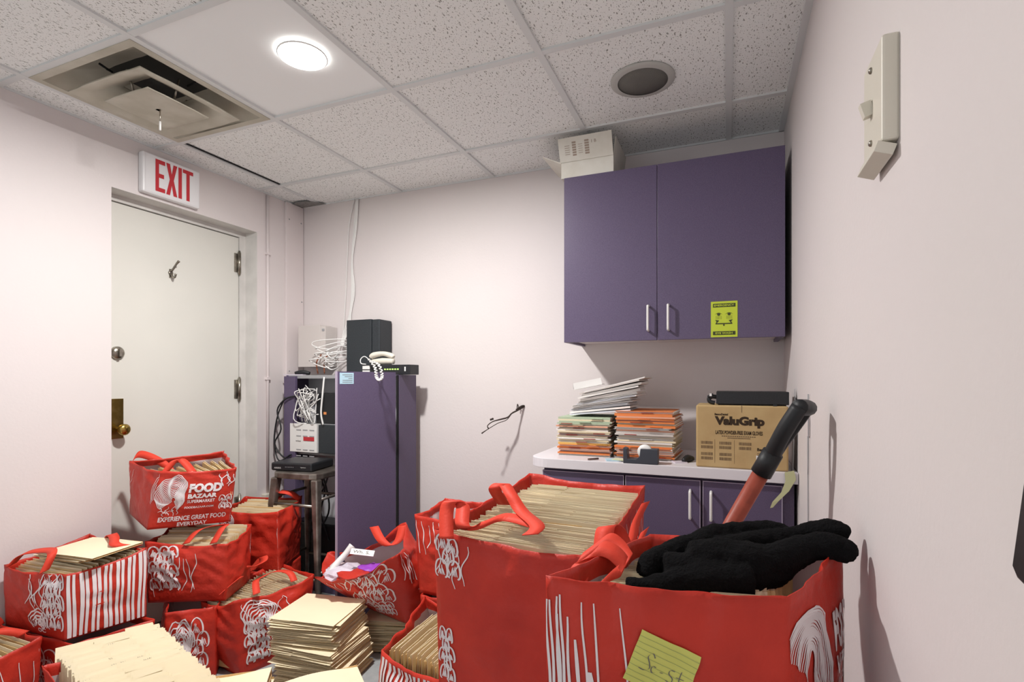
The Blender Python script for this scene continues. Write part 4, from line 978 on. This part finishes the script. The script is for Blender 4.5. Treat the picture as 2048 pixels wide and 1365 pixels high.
MB().tube([(-1.872, 2.465, ct+.074), (-1.80, 2.465, ct+.077), (-1.728, 2.465, ct+.076)], [.014, .019, .016], BEIGE2, 12).build('handset_base', ph)
cc = []
Pc, _ = spline([Vector(p) for p in ((-1.878, 2.44, ct+.09), at(750, 735, 2.64), at(753, 754, 2.60), at(759, 761, 2.59), at(764, 752, 2.60), at(757, 730, 2.66), (-1.865, 2.44, ct+.08))], [0]*7, 16)
for k, c0 in enumerate(Pc):
    a_ = k*1.5; cc.append(c0+Vector((.0065*math.cos(a_), .0065*math.sin(a_), .001*math.sin(a_))))
MB().tube(cc, .0032, WHITE, 6, 2).tube([(-1.875, 2.45, ct+.08), (-1.905, 2.44, ct+.105), (-1.925, 2.43, ct+.09), (-1.915, 2.42, ct+.065), (-1.885, 2.425, ct+.06)], .0028, WHITE, 6).build('coiled_cord', ph)
# wall box
kx = thing('phone_box', 'beige metal equipment box on the back wall in the left corner', 'equipment box', (-2.40, 2.62, 1.40))
MB().box((-2.505, 2.55, 1.325), (-2.33, 2.655, 1.585), BEIGE).build('box_body', kx, bevel=.002)
MB().box((-2.33, 2.552, 1.325), (-2.288, 2.655, 1.575), BEIGE).box((-2.315, 2.549, 1.545), (-2.295, 2.552, 1.56), GREYP).build('box_side', kx, bevel=.002)
a = MB().box((-2.53, 2.46, ct), (-2.40, 2.54, ct+.006), LILAC, rot=(0, 0, .2)).tube([(-2.46, 2.48, ct+.013), (-2.42, 2.50, ct+.02), (-2.38, 2.52, ct+.012)], [.01, .014, .01], BLACKP)
tag(a.build('adapter'), 'black adapter on crumpled plastic in front of the beige equipment box', 'adapter')
# cables down the wall
def cable(name, P, r, m, label, group=None):
    o = MB().tube(P, r, m, 6, 5).build(name); return tag(o, label, 'cable', group)
rc = random.Random(3)
for k in range(5):
    o_ = rc.uniform(-.006, .006)
    P = [(-2.136+.004*k, 2.652, 2.37), (-2.150+.004*k+o_, 2.65, 2.18), (-2.165+o_*1.5, 2.65, 1.98), (-2.17+.006*k, 2.65, 1.80), (-2.185+.003*k, 2.65, 1.66), (-2.21+.01*k, 2.635, 1.56), (-2.19+.005*k, 2.58, 1.46), (-2.112, 2.56+.012*k, 1.47-.022*k)]
    cable('network_cable', P, .0032, WHITE, 'white network cable from the ceiling down to the black case', 'white cables on the back wall')
cable('network_cable', [(-2.15, 2.652, 2.37), (-2.19, 2.65, 2.2), (-2.205, 2.65, 1.95), (-2.22, 2.65, 1.7), (-2.235, 2.64, 1.5), (-2.27, 2.6, 1.35)], .0032, WHITE, 'white cable hanging slightly apart, left of the cable bundle')
for k in range(7):
    z = 1.36+.020*k; l = rc.uniform(.05, .16)
    P = [(-2.107, 2.54+.01*(k%3), z), (-2.14, 2.50, z+rc.uniform(-.01, .01)), (-2.12-l, 2.46-rc.uniform(0, .04), z-rc.uniform(.0, .03)), (-2.14-l, 2.45, z-.03), (-2.13-l*.4, 2.45, z-.05-rc.uniform(0, .02)), (-2.16, 2.52, z-.04)]
    cable('network_cable', P, .0034, WHITE, 'white cable looping out of the left side of the black case', 'looped cables beside the black case')
for k in range(2):
    cable('jumper_cable', [(-2.30+.05*k, 2.53, 1.40), (-2.31+.06*k, 2.50, 1.35), (-2.29+.05*k, 2.49, ct+.01)], .004, mat('rust_cable_%d' % k, (.25, .08, .04), .6), 'reddish short cable hanging below the white loops', 'reddish cables')
# inside the cabinet
ic = thing('black_box', 'black box on edge among white cables inside the purple cabinet', 'equipment box', (-2.15, 2.5, .98))
MB().box((-2.26, 2.44, .985), (-2.06, 2.575, 1.165), BLACKP).build('box_body', ic, bevel=.003)
MB().box((-2.20, 2.438, 1.04), (-2.18, 2.44, 1.055), mat('orange_label', (.8, .3, .1), .5)).build('orange_label', ic)
MB().box((-2.21, 2.425, .965), (-1.8, 2.58, .985), GREYP).build('shelf_board', ic)
vb = thing('power_unit', 'pale vented power unit with red label inside the purple cabinet', 'power unit', (-2.3, 2.5, .818))
a = MB().box((-2.42, 2.40, .818), (-2.215, 2.58, .985), WHITE)
for i_ in range(3):
    for j_ in range(4): a.box((-2.37+i_*.05, 2.3985, .945-.036*j_ if j_ < 2 else .90-.036*j_), (-2.335+i_*.05, 2.400, .951-.036*j_ if j_ < 2 else .906-.036*j_), GREYP)
a.build('unit_body', vb)
MB().box((-2.315, 2.3975, .885), (-2.235, 2.40, .908), REDINK).build('red_label', vb)
a = MB(); put_text(a, 'verizon', frame_m((-2.375, 2.399, .878), (1, 0, 0), (0, 0, 1)), 0, 0, .04, .009, INK, .02); a.build('unit_lettering', vb, fix=False)
tag(MB().box((-2.20, 2.395, .818), (-2.07, 2.56, .982), BLACKM).build('backup_battery', bevel=.003), 'black block standing right of the pale power unit in the cabinet', 'equipment box')
for k in range(16):
    P = [(rc.uniform(-2.36, -2.20), rc.uniform(2.40, 2.44), rc.uniform(.99, 1.22))]
    for q in range(4): P.append((rc.uniform(-2.37, -2.22), rc.uniform(2.36, 2.43), rc.uniform(.99, 1.20)))
    cable('loose_cable', P, .003, WHITE, 'thin white cable tangled inside the purple cabinet', 'tangled cables in the cabinet')
cable('power_cable', [(-2.17, 2.41, 1.26), (-2.165, 2.39, 1.15), (-2.17, 2.385, 1.05), (-2.155, 2.385, .985)], .0055, WHITE, 'thick white cord hanging straight down inside the purple cabinet')
cable('power_cable', [(-2.36, 2.40, 1.15), (-2.44, 2.385, 1.13), (-2.50, 2.38, 1.06), (-2.47, 2.38, .95), (-2.52, 2.38, .86), (-2.46, 2.39, .78), (-2.40, 2.39, .80)], .005, BLACKP, 'black cord looping left of the purple cabinet')
cable('power_cable', [(-2.46, 2.40, 1.14), (-2.52, 2.40, 1.02), (-2.545, 2.40, .88), (-2.50, 2.39, .76), (-2.40, 2.38, .80)], .004, BLACKP, 'thinner brown-black cord looping out over the wall beside the cabinet')
for k in range(4):
    P = [(rc.uniform(-2.3, -2.1), 2.41, .76), (rc.uniform(-2.32, -2.1), 2.38, .62), (rc.uniform(-2.3, -2.1), 2.38, .48), (rc.uniform(-2.32, -2.1), 2.40, .32)]
    cable('power_cable', P, .005, BLACKP, 'black cord hanging under the metal stool inside the cabinet', 'cords behind the stool')
tag(MB().box((-2.42, 2.42, .062), (-2.0, 2.57, .40), BLACKP).build('dark_crate', bevel=.01), 'black crate low in the purple cabinet behind the stool', 'crate')
# stool with the modem
sx, sy, sh_ = -2.075, 2.215, .765
stl = thing('metal_stool', 'worn gunmetal bar stool in front of the purple cabinet', 'stool', (sx, sy, 0))
R_ = math.radians(4); Rm = Matrix.Translation((sx, sy, 0))@Matrix.Rotation(R_, 4, 'Z')
a = MB(); s2 = .152
prf = []
for k in range(32):
    an = 2*PI*k/32; cxx, syy = math.cos(an), math.sin(an); p_ = (abs(cxx)**5+abs(syy)**5)**(-1/5); prf.append((cxx*p_*s2, syy*p_*s2))
a.prism(prf, .032, STEEL, Rm@Matrix.Translation((0, 0, sh_-.032)))
a.build('seat', stl, bevel=.006)
for qx, qy in ((-1, -1), (1, -1), (1, 1), (-1, 1)):
    a = MB(); t_ = .125; f_ = .195
    def pt(r0, ww, z, px, py): return Rm@Vector((qx*(r0)+px*ww, qy*(r0)+py*ww, z))
    w0, w1 = .042, .018
    vs = [pt(t_, w0, sh_-.03, *c) for c in ((-.5, -.5), (.5, -.5), (.5, .5), (-.5, .5))]; v0 = [pt(f_, w1, 0, *c) for c in ((-.5, -.5), (.5, -.5), (.5, .5), (-.5, .5))]
    a.hexa(v0, vs, STEEL); a.build('leg', stl, bevel=.008)
for z, rr in ((.24, .172), (.60, .142)):
    for s0_, s1_ in (((-1, -1), (1, -1)), ((1, -1), (1, 1)), ((1, 1), (-1, 1)), ((-1, 1), (-1, -1))):
        z_ = z+(.03 if s0_[0] == s1_[0] else 0)
        MB().tube([Rm@Vector((s0_[0]*rr, s0_[1]*rr, z_)), Rm@Vector((s1_[0]*rr, s1_[1]*rr, z_))], .008, STEEL, 8, 1).build('stretcher', stl)
md = thing('modem', 'flat black modem lying on the metal stool', 'modem', (sx-.05, sy-.02, sh_))
MB().box((sx-.17, sy-.12, sh_+.002), (sx+.07, sy+.09, sh_+.045), BLACKP, rot=(0, 0, .18)).build('modem_body', md, bevel=.008)
Mm = Matrix.Translation((sx-.05, sy-.015, sh_+.0235))@Matrix.Rotation(.18, 4, 'Z')@frame_m((-.12, -.1055, -.02), (1, 0, 0), (0, 0, 1))
a = MB(); put_text(a, 'ARRIS', Mm, .02, .010, .06, .018, WHITE, 0); put_text(a, 'Optimum', Mm, .175, .016, .205, .022, WHITE, 0)
for q in range(6): rect(a, Mm, .085+.009*q, .018, .089+.009*q, .021, GREYP)
a.build('modem_lettering', md, fix=False)
